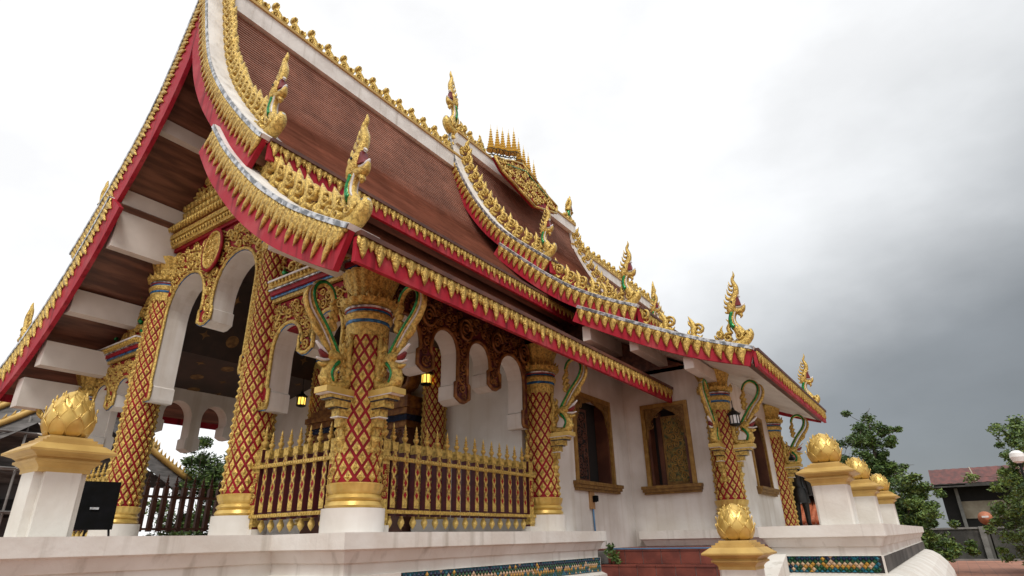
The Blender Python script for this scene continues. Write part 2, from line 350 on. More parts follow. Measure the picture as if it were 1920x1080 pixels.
def naga_mesh():
    """rearing serpent finial, faces +X (outward), z up, 1.5 m tall"""
    mb = MB()
    # cradle
    lens(mb, [(-.46, .24), (-.38, .08), (-.12, -.03), (.12, .0), (.27, .12), (.29, .24)], [.02, .055, .095, .105, .085, .04], .115, GOLD, 14, 8)
    lens(mb, [(-.40, .20), (-.30, .10), (-.1, .06), (.05, .12)], [.012, .02, .02, .012], .15, WHITEP, 10, 6)
    for x, z, r, d in ((-.16, .13, .10, 1), (.06, .13, .09, -1), (-.33, .22, .07, 1)):
        P = spiral2((x, z), r, 1.2, 1.4, d, 12); P3 = np.stack([P[:, 0], np.zeros(12), P[:, 1]], 1); mb.sweep(P3, np.linspace(.03, .015, 12), .14, (0, 1, 0), GOLD, 6)
    for k in range(9):
        t = k/8; x = -.44+.66*t; z = .14-.2*sin(pi*min(1, t*1.05))+.02; lens(mb, [(x, z), (x-.03, z-.05)], [.035, .008], .1, GOLD, 4, 6)
    V = smooth_path([(.22, 0, .15), (.27, 0, .19), (.325, 0, .22)], 5); mb.sweep(V, [.09, .085, .06, .055, .03], [.11, .10, .075, .06, .03], (0, 1, 0), GOLD, 8)
    mb.sweep(V[2:]+np.array([.01, 0, 0]), [.05, .05, .02], [.1, .06, .02], (0, 1, 0), SILVER, 8)
    # neck
    neck = smooth_path([(.12, .12), (.05, .28), (-.02, .40), (-.03, .52), (.01, .62), (.05, .70)], 16)
    N3 = np.stack([neck[:, 0], np.zeros(16), neck[:, 1]], 1)
    w = interp([0, .3, .7, 1], [.12, .082, .070, .085], 16)
    mb.sweep(N3, w, w*.85, (0, 1, 0), GOLD, 10)
    mb.sweep(N3[4:14]+np.array([-.035, 0, 0]), w[4:14]*.72, w[4:14]*1.10, (0, 1, 0), GREEN, 8)
    mb.sweep(N3[4:14]+np.array([.045, 0, .0]), w[4:14]*.22, w[4:14]*.98, (0, 1, 0), WHITEP, 6)
    # head: cheek, lower jaw, open mouth and the trunk-like upper jaw
    lens(mb, [(-.06, .63), (-.03, .73), (.02, .82), (.08, .92)], [.05, .10, .10, .06], .10, GOLD, 9, 8)
    lens(mb, [(.03, .68), (.13, .65), (.22, .67), (.27, .75)], [.06, .065, .05, .02], .08, GOLD, 9, 8)
    lens(mb, [(.12, .62), (.17, .56), (.14, .50)], [.045, .04, .008], .05, GOLD, 6, 6)
    mb.prism([(.03, .78), (.21, .76), (.19, .82), (.165, .94), (.10, .91)], -.05, .05, lambda a, b, d: (a, d, b), REDP)
    lens(mb, [(.04, .775), (.15, .735), (.25, .765), (.275, .80)], [.02, .024, .024, .006], .085, WHITEP, 8, 6)
    lens(mb, [(.04, .79), (.09, .90), (.17, .98), (.205, .94)], [.02, .024, .024, .006], .085, WHITEP, 8, 6)
    for q in range(3):
        lens(mb, [(.10+.05*q, .755), (.11+.05*q, .80)], [.016, .003], .075, WHITEP, 4, 5); lens(mb, [(.09+.035*q, .895+.03*q), (.125+.035*q, .865+.03*q)], [.016, .003], .075, WHITEP, 4, 5)
    trunk = [(.02, .83), (.07, .93), (.13, 1.04), (.15, 1.16), (.12, 1.27), (.11, 1.35), (.155, 1.43), (.15, 1.52)]
    lens(mb, trunk, [.07, .085, .07, .058, .045, .034, .024, .005], .07, GOLD, 22, 8)
    lens(mb, [(.10, .97), (.155, 1.06), (.17, 1.17), (.15, 1.25)], [.02, .025, .025, .008], .078, GOLDP, 9, 6)
    for k, (x, z, dx, dz, ww) in enumerate(((-.06, .76, -.10, .08, .035), (-.04, .84, -.10, .12, .04), (-.005, .93, -.09, .14, .04), (.035, 1.02, -.08, .15, .036), (.065, 1.11, -.07, .14, .032), (.075, 1.20, -.055, .12, .028), (-.07, .66, -.09, .04, .03))):
        lens(mb, [(x, z), (x+dx*.75, z+dz*.30), (x+dx, z+dz)], [ww, ww*.8, .004], .04, GOLD, 7, 6)
    # back fin near the base
    lens(mb, [(-.10, .22), (-.15, .34), (-.10, .45), (-.17, .54)], [.045, .05, .035, .005], .05, GOLD, 9, 6)
    lens(mb, [(-.28, .22), (-.31, .34), (-.26, .42)], [.03, .03, .005], .05, GOLD, 7, 6)
    for sy in (-1, 1):
        mb.sweep([(.03, sy*.08, .845), (.03, sy*.11, .845)], [.026, .018], [.026, .018], (0, 0, 1), BRONZE, 8)
    return mesh_of(mb, 'naga_finial')
NAGA = naga_mesh()

def crest_mesh():
    """curled flame leaf, x = down-slope, z = outward, tip bends up-slope; .42 m"""
    mb = MB()
    lens(mb, [(.06, -.02), (.03, .10), (-.01, .20), (-.09, .29), (-.20, .38)], [.03, .06, .066, .042, .005], .055, GOLD, 11, 7)
    P = spiral2((.085, .20), .105, 2.6, 1.5, -1, 15); P3 = np.stack([P[:, 0], np.zeros(15), P[:, 1]], 1)
    mb.sweep(P3, np.linspace(.027, .017, 15), np.linspace(.05, .07, 15), (0, 1, 0), GOLD, 6)
    lens(mb, [(.02, .02), (.10, .06), (.17, .05), (.20, .12)], [.04, .035, .03, .005], .055, GOLD, 8, 6)
    lens(mb, [(-.02, .03), (-.07, .08), (-.06, .15)], [.035, .03, .006], .045, GOLD, 6, 6)
    lens(mb, [(-.05, .22), (-.12, .24), (-.17, .30)], [.03, .025, .005], .05, GOLD, 6, 6)
    lens(mb, [(-.06, .0), (.12, .0)], [.03, .03], .05, GOLD, 3, 6)
    return mesh_of(mb, 'crest')
CREST = crest_mesh()
def ridge_crest_mesh():
    mb = MB()
    lens(mb, [(.0, -.02), (.03, .10), (.0, .22), (-.07, .31), (-.06, .42), (-.11, .50)], [.04, .07, .075, .045, .04, .006], .07, GOLD, 13, 8)
    for c, r, d in (((-.09, .14), .09, 1), ((.11, .20), .10, -1), ((-.08, .40), .07, 1), ((.08, .06), .08, 1)):
        P = spiral2(c, r, 1.0, 1.4, d, 12); P3 = np.stack([P[:, 0], np.zeros(12), P[:, 1]], 1)
        mb.sweep(P3, np.linspace(.027, .016, 12), np.linspace(.055, .075, 12), (0, 1, 0), GOLD, 6)
    lens(mb, [(-.15, .0), (.15, .0)], [.03, .03], .07, GOLD, 3, 6)
    return mesh_of(mb, 'crest')
RCREST = ridge_crest_mesh()

def pendant(mb, mapf, s, L, w, style=0, bend=0.0, M=GOLD):
    """leaf hanging along +b from b=0 at a=s; mapf(a,b,d) on arrays"""
    L *= random.uniform(.9, 1.07); bend += random.uniform(-.012, .012); s += random.uniform(-.006, .006)
    def leaf(P2, W, th):
        n = 7; P = smooth_path(P2, n); ww = interp(np.linspace(0, 1, len(W)), W, n)
        P3 = np.stack([P[:, 0], P[:, 1], np.full(n, .012)], 1); t = MB(); t.sweep(P3, ww, np.minimum(th, ww), (0, 0, 1), M, 5)
        V = np.concatenate(t.v); mb.add(mapf(V[:, 0], V[:, 1], V[:, 2]), t.f, M, True)
    if style == 0:
        leaf([(s, -.01), (s, L*.35), (s+bend*.3, L*.7), (s+bend, L)], [w*.5, w*.42, w*.26, .004], .035)
        leaf([(s-w*.34, 0), (s-w*.40, L*.3), (s-w*.2+bend*.2, L*.62)], [w*.2, w*.18, .004], .025)
        leaf([(s+w*.34, 0), (s+w*.36, L*.3), (s+w*.2+bend*.2, L*.62)], [w*.2, w*.18, .004], .025)
    else:
        leaf([(s, -.01), (s-w*.06, L*.3), (s+bend*.2, L*.65), (s+bend, L)], [w*.36, w*.42, w*.26, .003], .04)
        leaf([(s-w*.5, -.01), (s-w*.5, L*.36)], [w*.16, .005], .03); leaf([(s-w*.12, L*.05), (s-w*.2, L*.3), (s, L*.5)], [w*.1, w*.12, .004], .06)

# ------------------------------------------------------------------ roof system
YC = 4.2
T_FU = [(4.2, 10.8), (4.0, 10.1), (3.67, 9.1), (3.31, 8.21), (2.89, 7.49), (2.36, 6.79), (1.8, 6.15), (1.22, 5.54), (1.0, 5.34)]
T_FL = [(2.42, 6.14), (1.9, 5.49), (1.32, 4.89), (.77, 4.38), (.1, 3.86), (-.43, 3.52), (-.95, 3.22), (-1.2, 3.09)]
T_A = [(4.2, 11.7), (3.96, 10.55), (3.4, 9.29), (2.75, 8.23), (2.14, 7.49), (1.42, 6.82), (.81, 6.29)]
T_B = [(2.34, 7.2), (1.44, 6.37), (.71, 5.74), (.04, 5.25), (-.75, 4.8), (-1.35, 4.52)]
T_C = [(.11, 4.84), (-1.36, 4.09), (-2.53, 3.53), (-3.56, 3.13)]
def resample(T, n):
    P = smooth_path(T, 200); d = np.concatenate([[0], np.cumsum(np.hypot(*np.diff(P, axis=0).T))]); s = np.linspace(0, d[-1], n)
    return np.stack([np.interp(s, d, P[:, 0]), np.interp(s, d, P[:, 1])], 1), s
def normals(P):
    t = np.gradient(P, axis=0); t /= np.hypot(t[:, 0], t[:, 1])[:, None]; return np.stack([t[:, 1], -t[:, 0]], 1), t   # outward for the near slope
def my(y, side): return y if side > 0 else 2*YC - y
def slope_mesh(name, T, x0, x1, parent, side, off=.05, thick=.16, under=None, row=.085):
    _, s = resample(T, 50); n = max(8, int(s[-1]/row)); P, s = resample(T, n+1); N, t = normals(P); Q = P - N*off; Q[:, 0] = np.minimum(Q[:, 0], YC-.03)
    xs = np.linspace(x0, x1, max(2, int(abs(x1-x0)/1.0)+1)); nx = len(xs)
    rg = np.random.default_rng(int(abs(x0)*10+len(T)*7)); mb = MB(); uv = []
    V = []; F = []
    for i in range(n):
        up = Q[i] + N[i]*.004; lo = Q[i+1] + N[i+1]*.030; nxt = Q[i+1] + N[i+1]*.004
        for x in xs:
            j = rg.normal(0, .0012)
            V += [(x, my(up[0], side), up[1]), (x, my(lo[0], side), lo[1]+j), (x, my(nxt[0], side), nxt[1])]
    vs_ = []
    for i in range(n):
        b = i*nx*3
        for k in range(nx-1):
            a0, a1 = b+k*3, b+(k+1)*3
            q = (a0, a0+1, a1+1, a1) if side > 0 else (a1, a1+1, a0+1, a0)
            F.append(q); uu = {a0: (xs[k], s[i]), a0+1: (xs[k], s[i+1]), a1: (xs[k+1], s[i]), a1+1: (xs[k+1], s[i+1])}; uv += [uu[z] for z in q]
            q = (a0+1, a0+2, a1+2, a1+1) if side > 0 else (a1+1, a1+2, a0+2, a0+1)
            F.append(q); uv += [(xs[k], s[i+1])]*4
    mb.add(V, F, TILE); mb.uv = uv
    o = mb.build(name, parent)
    if under is not None:
        P, s = resample(T, 14); N, t = normals(P); mb = MB(); A = P - N*(off+.03); B = P - N*(off+thick); A[:, 0] = np.minimum(A[:, 0], YC-.002); B[:, 0] = np.minimum(B[:, 0], YC-.001)
        V = []
        for i in range(14):
            for q in (A[i], B[i]):
                for x in (x0, x1): V.append((x, my(q[0], side), q[1]))
        F = []
        for i in range(13):
            b = i*4; c = b+4
            F += [(b, b+1, c+1, c), (b+2, c+2, c+3, b+3), (b, c, c+2, b+2), (b+1, b+3, c+3, c+1)]
        F += [(0, 2, 3, 1), (52, 53, 55, 54)]
        mb.add(V, F, under); mb.build('soffit', parent)
    return o
def barge(parent, T, xo, dx, side, d=.44, cw=.42, pend=.17, plen=.30, style=0, crest_from=0.0, crest_sp=.30, crest_to=None, naga=True, detail=True, crests=True, bend=0.0, edge=SILVER, nsc=1.0, csc=1.0):
    P, s = resample(T, 40); N, t = normals(P)
    # red board, runs out to a straight cut at the eave end
    mb = MB(); th = .08*dx
    A = P - N*.02; B = P - N*(d+.06*np.sin(np.linspace(0, pi, 40)))[:, None]
    A[:, 0] = np.minimum(A[:, 0], YC-.002); B[:, 0] = np.minimum(B[:, 0], YC-.001)
    V = []
    for i in range(40):
        for q in (A[i], B[i]): V += [(xo, my(q[0], side), q[1]), (xo+th, my(q[0], side), q[1])]
    F = []
    for i in range(39):
        b = i*4; c = b+4; F += [(b, b+2, c+2, c), (b+1, c+1, c+3, b+3), (b, c, c+1, b+1), (b+2, b+3, c+3, c+2)]
    F += [(0, 1, 3, 2), (156, 158, 159, 157)]
    mb.add(V, F, REDB); mb.build('bargeboard', parent)
    # coping with mirror-tile edge
    mb = MB()
    A = P + N*.05; B = P - N*.04
    def strip(x0, x1, A, B, M):
        V = []
        for i in range(40):
            for q in (A[i], B[i]): V += [(x0, my(q[0], side), q[1]), (x1, my(q[0], side), q[1])]
        mb.add(V, F, M)
    strip(xo-.035*dx, xo+cw*dx, A, P - N*.018, COPE)
    strip(xo-.055*dx, xo-.037*dx, P + N*.040, P - N*.022, edge)
    mb.build('coping', parent)
    # gold fringe
    mb = MB()
    L = s[-1]
    def mapf(a, b, dd):
        y = np.interp(a, s, P[:, 0]); z = np.interp(a, s, P[:, 1]); ny = np.interp(a, s, N[:, 0]); nzz = np.interp(a, s, N[:, 1])
        yy = y - ny*(b+.035); zz = z - nzz*(b+.035)
        return np.stack([xo - (dd+.006)*dx, yy if side > 0 else 2*YC-yy, zz], 1)
    k = 0; a = pend*.6
    while a < L-.05:
        sc = min(1.0, .75+.25*a/L*1.3)
        if style == 0: pendant(mb, mapf, a, (plen if k % 2 == 0 else plen*.62)*sc, pend*(.62 if k % 2 == 0 else .5), 0, bend)
        else: pendant(mb, mapf, a, plen*sc, pend*.85, 1, bend)
        a += pend*(.46 if style == 0 else .75); k += 1
    n = 60; aa = np.linspace(.02, L-.02, n); base = mapf(aa, np.full(n, .0), np.full(n, .01)); mb.sweep(base, .03, .022, (1, 0, 0), GOLD, 6)
    mb.build('fringe', parent)
    if crests:
        a = crest_from; end = (crest_to if crest_to is not None else L-.75)
        while a < end:
            q = np.array([np.interp(a, s, P[:, i]) for i in (0, 1)]); tt = np.array([np.interp(a, s, t[:, i]) for i in (0, 1)]); nn = np.array([np.interp(a, s, N[:, i]) for i in (0, 1)])
            if side < 0: q[0] = 2*YC-q[0]; tt[0] *= -1; nn[0] *= -1
            X = Vector((0, tt[0], tt[1])); Z = Vector((0, nn[0], nn[1])); Y = Z.cross(X)
            o = put('crest', CREST, parent); j = random.uniform(.92, 1.06)*csc; tl = Matrix.Rotation(random.uniform(-.09, .09), 4, 'Y') @ Matrix.Rotation(random.uniform(-.07, .07), 4, 'X')
            mm = Matrix((X, Y, Z)).transposed().to_4x4() @ tl @ Matrix.Diagonal((j, 1.05*j, j, 1)); mm.translation = Vector((xo+(cw-.11)*dx, q[0]+nn[0]*.05, q[1]+nn[1]*.05)); o.matrix_basis = mm
            a += crest_sp
    if naga:
        a = L-.32; q = [np.interp(a, s, P[:, i]) for i in (0, 1)]; nn = [np.interp(a, s, N[:, i]) for i in (0, 1)]
        o = put('naga_finial', NAGA, parent); o.location = (xo+(cw*.5)*dx, my(q[0], side), q[1]+.10); o.rotation_euler = (0, 0, -pi/2 if side > 0 else pi/2); o.scale = (.92*nsc, .95*nsc, nsc)
def eave(parent, y, ztop, x0, x1, side, h=.30, pend=.20, plen=.22, name='eave_fascia'):
    mb = MB(); sg = 1 if side > 0 else -1; Y = my(y, side)
    mb.box((x0, Y, ztop-h), (x1, Y+.06*sg, ztop), REDB); mb.box((x0, Y-.06*sg, ztop-.015), (x1, Y+.10*sg, ztop+.045), WOODW)
    mb.build(name, parent)
    if side < 0: return
    mb = MB()
    def mapf(a, b, d): return np.stack([a, np.full_like(a, Y) - (d+.006)*sg, ztop-.02-b], 1)
    k = 0; a = x0+.08
    while a < x1-.05: pendant(mb, mapf, a, plen if k % 2 == 0 else plen*.55, pend*(.62 if k % 2 == 0 else .42), 0); a += pend*.5; k += 1
    mb.box((x0, Y-.03, ztop-.075), (x1, Y-.002, ztop-.018), GOLD)
    mb.build('fringe', parent)
def ridge(parent, x0, x1, z0, z1, crests, w=.2, sp=.50, cs=1.15):
    mb = MB(); n = 12
    mb.box((x0, YC-w, z0), (x1, YC+w, z1-.12), COPE); mb.box((x0, YC-w-.04, z1-.12), (x1, YC+w+.04, z1-.05), GOLDB); mb.box((x0, YC-w*.5, z1-.05), (x1, YC+w*.5, z1), COPE)
    mb.build('ridge_cap', parent)
    a = crests[0]
    while a < crests[1]:
        o = put('ridge_crest', RCREST, parent); o.location = (a, YC, z1); j = random.uniform(.95, 1.06)*cs; o.scale = (j, j*1.3, j); a += sp

temple = thing('temple', 'white temple with tiered brown tile roofs, red bargeboards and gold naga finials', 'temple')
X0, X1, X2, X3 = -1.36, 6.4, 14.2, 23.0
porch_roof = part('porch_roof', temple)
slope_mesh('tile_slope', T_FU, X0+.05, X1+1.6, porch_roof, 1, under=WOOD, thick=.34)
slope_mesh('tile_slope', T_FU, X0+.05, X1+1.6, porch_roof, -1, under=WOOD, thick=.34)
slope_mesh('tile_slope', T_FL, X0+.05, 8.19, porch_roof, 1, under=WOOD, thick=.22)
slope_mesh('tile_slope', T_FL, X0+.05, 8.19, porch_roof, -1, under=WOOD, thick=.22)
barge(porch_roof, T_FU, X0, 1, 1, d=.50, crest_sp=.27, plen=.33, pend=.20)
barge(porch_roof, T_FL, X0-.05, 1, 1, d=.50, crest_from=.95, crest_sp=.36, plen=.43, pend=.24, csc=1.15)
barge(porch_roof, T_FU, X0, 1, -1, d=.58, crest_sp=.27, plen=.33, pend=.20)
barge(porch_roof, T_FL, X0-.05, 1, -1, d=.60, crest_from=.95, crest_sp=.34, plen=.40, pend=.26)
eave(porch_roof, .98, 5.32, X0+.1, X1+1.5, 1); eave(porch_roof, .98, 5.32, X0+.1, X1+1.5, -1)
eave(porch_roof, -1.22, 3.04, X0+.04, 8.19, 1, h=.32, pend=.25, plen=.25); eave(porch_roof, -1.22, 3.04, X0+.04, 8.19, -1, h=.32)
ridge(porch_roof, X0+.3, X1+.6, 10.36, 10.95, (X0+.6, X1-.1))

hall_roof = part('hall_roof', temple)
for sd_ in (1, -1):
    slope_mesh('tile_slope', T_A, X1+.05, X2-.05, hall_roof, sd_, under=WOOD, thick=.3)
    slope_mesh('tile_slope', T_B, X1+.05, X2-.05, hall_roof, sd_, under=WOOD, thick=.3)
    slope_mesh('tile_slope', T_C, X1+.05, X2-.05, hall_roof, sd_, under=BEAM, thick=.24)
    kw = dict(style=1, plen=.31, pend=.29, bend=.075, d=.34, crests=(sd_ > 0), csc=1.1)
    barge(hall_roof, T_A, X1, 1, sd_, crest_from=.55, crest_sp=.42, **kw)
    barge(hall_roof, T_B, X1-.03, 1, sd_, crest_from=1.85, crest_sp=.42, **kw)
    barge(hall_roof, T_C, X1-.06, 1, sd_, crest_from=1.45, crest_sp=.62, **kw)
    kw['crests'] = sd_ > 0
    barge(hall_roof, T_A, X2, -1, sd_, crest_from=.5, crest_sp=.42, naga=sd_ > 0, **kw)
    barge(hall_roof, T_B, X2, -1, sd_, crest_from=1.85, crest_sp=.45, naga=False, **kw)
    barge(hall_roof, T_C, X2, -1, sd_, crest_from=9, crest_sp=.6, **kw)
    eave(hall_roof, .80, 6.28, X1+.03, X2, sd_); eave(hall_roof, -1.36, 4.50, X1+.03, X2, sd_); eave(hall_roof, -3.58, 3.11, X1+.02, X2, sd_, h=.31, pend=.26, plen=.24)
ridge(hall_roof, X1+.1, X2-.1, 11.35, 11.85, (X1+.55, 8.0), cs=1.05)
for x, s in ((X1+.12, 1), (X2-.25, -1)):
    o = put('naga_finial', NAGA, hall_roof); o.location = (x, YC, 11.85); o.rotation_euler = (0, 0, pi if s > 0 else 0); o.scale = (1.3, 1.3, 1.55 if s > 0 else .95)

rear_roof = part('rear_roof', temple)
for sd_ in (1, -1):
    slope_mesh('tile_slope', T_FU, X2-1.5, X3, rear_roof, sd_, under=WOOD, thick=.3)
    slope_mesh('tile_slope', T_FL, 13.81, X3, rear_roof, sd_, under=WOOD, thick=.3)
    eave(rear_roof, .98, 5.32, X2-1.4, X3, sd_); eave(rear_roof, -1.22, 3.04, 13.81, X3, sd_)
barge(rear_roof, T_FU, X3, -1, 1, crest_sp=.3, naga=False); barge(rear_roof, T_FL, X3, -1, 1, crest_from=.95, naga=False)
ridge(rear_roof, X2-.5, X3-.1, 10.36, 10.85, (X2+.4, X3-.4), sp=.5)
o = put('naga_finial', NAGA, rear_roof); o.location = (X3-.2, YC, 10.6); o.scale = (1.2, 1.2, 1.2)

# ridge crown: boat-shaped relief with nine tiered parasols
crown = part('ridge_crown', temple)
mb = MB()
hull = [(8.0, 11.55), (8.25, 11.1), (9.1, 10.8), (10.0, 10.5), (10.9, 10.8), (11.75, 11.1), (12.0, 11.55), (11.4, 11.75), (10.9, 12.05), (10.0, 12.45), (9.1, 12.05), (8.6, 11.75)]
def crown_y(z): return 3.42 + (z-10.5)*.24
for sg in (1, -1):
    def mp_(a, b, d): 
        a = np.asarray(a, float); b = np.asarray(b, float); yy = crown_y(b) - d
        return np.stack(np.broadcast_arrays(a, yy if sg > 0 else 2*YC-yy, b), -1)
    mb.prism(hull, 0, -.12, lambda a, b, d: tuple(mp_(a, b, d)), RED)
    for (a, b) in zip(hull, hull[1:]+hull[:1]):
        P = [tuple(mp_(*a, .02)), tuple(mp_(*b, .02))]; mb.sweep(P, .045, .05, (0, 1, 0), GOLD, 6)
    from_in = lambda a, b: (abs(a-10) < 1.75 and b > 10.62+abs(a-10)*.30 and b < 12.35-abs(a-10)*.42)
    relief(mb, from_in, (8.1, 11.9, 10.5, 12.4), .17, .09, 900, lambda A, B, D: mp_(A, B, D+.01), seed=5+sg, depth=1.2)
    for a, b in (((8.7, 11.6), (9.4, 11.85)), ((9.4, 11.85), (10.0, 12.1)), ((10.0, 12.1), (10.6, 11.85)), ((10.6, 11.85), (11.3, 11.6))):
        P = [tuple(mp_(*a, .06)), tuple(mp_(*b, .06))]; mb.sweep(P, .025, .025, (0, 1, 0), GREEN, 6)
mb.build('crown_relief', crown)
mb = MB()
prof = []
z = 0
mb.lathe([(.12, -.35), (.15, -.2), (.08, -.08), (.13, .02), (.06, .1), (.03, .12)], GREEN, 10, mats=[RED, GOLD, GREEN, RED, GOLD])
mb.lathe([(.05, .1), (.07, .18), (.03, .24), (.012, .3), (.012, .52)], GOLD, 10)
for i in range(3):
    a = i*2*pi/3; mb.tube([(0, 0, .36), (.14*cos(a), .14*sin(a), .38), (.21*cos(a), .21*sin(a), .48)], .013, IRON, 5)
th = np.linspace(0, 2*pi, 17); mb.tube([(.21*cos(a), .21*sin(a), .48) for a in th], .013, IRON, 5)
r = .165; z = .52
for i in range(8):
    mb.lathe([(r*.92, z-.012), (r, z+.004), (r*.30, z+.055), (.018, z+.06), (.018, z+.11)], GOLDS, 10, smooth=False); z += .118-.004*i; r *= .84
mb.lathe([(.02, z-.05), (.03, z), (.008, z+.06), (.004, z+.22)], GOLDP, 8)
SPIRE = mesh_of(mb, 'parasol_spire')
tops = [13.5, 13.72, 13.85, 14.0, 14.3, 14.0, 13.86, 13.73, 13.58]
xs_ = [8.53, 8.92, 9.25, 9.63, 9.99, 10.3, 10.63, 10.95, 11.33]
for x, zt in zip(xs_, tops):
    o = put('parasol_spire', SPIRE, crown); b = 12.55-abs(x-10)*.45; o.location = (x, YC, b-.1); o.scale = (1, 1, (zt-b+.1)/1.62)
for x, rz in ((8.0, pi), (12.0, 0)):
    o = put('swan_finial', NAGA, crown); o.location = (x, YC, 11.8); o.rotation_euler = (0, 0, rz); o.scale = (.75, .9, .52)

# purlin beams under the front and hall overhangs
for sg, beams in ((1, ((3.35, 3.6, 7.5, 7.95), (2.36, 2.56, 5.35, 6.35), (1.42, 1.64, 4.34, 4.75), (.34, .58, 3.42, 3.85))), (-1, ((3.2, 3.45, 7.36, 7.85), (2.36, 2.56, 5.12, 6.35), (1.18, 1.46, 4.06, 4.52), (.46, .74, 3.14, 3.62), (-.20, .10, 2.44, 3.0)))):
    for (y0, y1, z0, z1) in beams:
        mb = MB(); a, b = my(y0, sg), my(y1, sg); a, b = min(a, b), max(a, b)
        mb.box((X0+.09, a, z0), (-.05, b, z1), BEAM); mb.build('purlin_beam', temple)
for (y0, z0, z1) in ((3.38, 8.78, 9.1), (-.10, 4.05, 4.4), (-1.22, 3.60, 3.9), (-2.35, 3.0, 3.25)):
    mb = MB(); mb.box((X1+.09, y0, z0), (8.19, y0+.2, z1), BEAM); mb.build('purlin_beam', temple)
# eave beam along the near side of the porch
mb = MB()
mb.add([(X1+.03, -3.5, 2.83), (X2-.03, -3.5, 2.83), (X2-.03, -2.2, 3.42), (X1+.03, -2.2, 3.42), (X1+.03, -3.5, 2.86), (X2-.03, -3.5, 2.86), (X2-.03, -2.2, 3.45), (X1+.03, -2.2, 3.45)], [(3, 2, 1, 0), (4, 5, 6, 7), (0, 1, 5, 4), (1, 2, 6, 5), (2, 3, 7, 6), (3, 0, 4, 7)], WOODW)
mb.build('eave_soffit', temple)

# ------------------------------------------------------------------ walls
def wall_xz(mb, y, t, x0, x1, z0, z1, holes, M):
    xs = x0
    for (a, b, c, d) in holes:
        mb.box((xs, y, z0), (a, y+t, z1), M); mb.box((a, y, z0), (b, y+t, c), M); mb.box((a, y, d), (b, y+t, z1), M); xs = b
    mb.box((xs, y, z0), (x1, y+t, z1), M)
W1 = (5.62, 7.28, .93, 2.70); W3 = (10.75, 12.25, .96, 2.74); W2 = (-1.50, -.46, .93, 2.70)
mb = MB(); wall_xz(mb, 0, .3, 4.30, 8.2, -1.7, 3.45, [W1], WHITE); mb.build('wall', temple)
mb = MB(); wall_xz(mb, -2.19, .3, 8.5, 13.8, -1.7, 3.42, [W3], WHITE); mb.build('wall', temple)
mb = MB()
for a, b, c, d in ((-2.19, W2[0], -1.7, 3.55), (W2[0], W2[1], -1.7, W2[2]), (W2[0], W2[1], W2[3], 3.55), (W2[1], 2.2, -1.7, 3.55)): mb.box((8.2, a, c), (8.5, b, d), WHITE)
mb.box((8.2, 2.2, -1.7), (8.5, 10.6, 3.55), WHITE)
mb.build('wall', temple)
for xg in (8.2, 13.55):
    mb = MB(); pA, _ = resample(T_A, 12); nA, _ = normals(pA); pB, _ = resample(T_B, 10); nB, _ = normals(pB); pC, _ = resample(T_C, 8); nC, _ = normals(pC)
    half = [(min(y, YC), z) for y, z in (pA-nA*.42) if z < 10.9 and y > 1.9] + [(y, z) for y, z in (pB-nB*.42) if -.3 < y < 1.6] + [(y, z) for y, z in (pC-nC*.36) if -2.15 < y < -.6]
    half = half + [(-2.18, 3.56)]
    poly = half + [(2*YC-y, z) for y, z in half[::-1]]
    mb.prism(poly, 0, .25, lambda a, b, d: (xg+d, a, b), WOOD); mb.build('gable_wall', temple)  # upper gable filled in the same dark brown as the soffits
mb = MB(); mb.box((13.5, -1.89, -1.7), (13.8, 10.3, 3.42), WHITE); mb.box((8.5, 10.3, -1.7), (13.8, 10.6, 3.42), WHITE); mb.box((13.8, 0, -1.7), (22, .3, 3.42), WHITE); mb.box((13.8, 8.1, -1.7), (22, 8.4, 3.42), WHITE); mb.box((21.7, .3, -1.7), (22, 8.1, 3.42), WHITE); mb.box((21.7, 2.4, 3.42), (22, 6, 6.0), WHITE)
mb.build('wall', temple)
# porch back wall with a tall dark door, far hall wall
mb = MB()
for a, b, c, d in ((0.3, 2.2, 0, 3.7), (2.2, 3.3, 0, 5.2), (5.1, 6.2, 0, 5.2), (6.2, 8.1, 0, 3.7), (3.3, 5.1, 3.0, 5.6)): mb.box((4.14, a, c), (4.30, b, d), WHITE)
mb.box((4.30, 8.1, -1.7), (8.2, 8.4, 3.45), WHITE)
mb.build('wall', temple)
door = part('door', temple)
mb = MB(); mb.box((4.2, 3.3, 0), (4.26, 5.1, 3.0), WOODW); relief(mb, lambda a, b: 3.4 < a < 5.0 and abs(a-4.2) > .05 and .2 < b < 2.9, (3.4, 5, .2, 2.9), .16, .09, 500, lambda A, B, D: np.stack([4.2-D, A, B], 1), seed=3, depth=.5); mb.build('door_leaf', door)
for y in (2.95, 5.2):
    mb = MB()
    mb.box((3.55, y-.28, 0), (4.13, y+.52, .35), WOODW); mb.box((3.65, y-.15, .35), (4.13, y+.37, 2.05), WOODW)
    for k, (o_, z_) in enumerate(((.0, 2.05), (.06, 2.17), (.12, 2.29), (.18, 2.41), (.10, 2.55))):
        mb.box((3.60-o_, y-.20-o_, z_), (4.13, y+.42+o_, z_+.12), GOLDA if k != 1 else NAVY)
    relief(mb, lambda a, b: y-.12 < a < y+.34 and .4 < b < 2.0, (y-.2, y+.4, .35, 2.05), .12, .08, 200, lambda A, B, D: np.stack([3.65-D, A, B], 1), seed=4, M=GOLDA)
    for (c, r) in (((y+.05, 3.05), .36), ((y+.2, 2.8), .2)):
        P = spiral2(c, r, -1.2, 1.5, 1, 20); P3 = np.stack([np.full(20, 3.8), P[:, 0], P[:, 1]], 1); mb.sweep(P3, np.linspace(.11, .05, 20), .2, (1, 0, 0), GOLDA, 8)
    mb.build('door_pilaster', door)

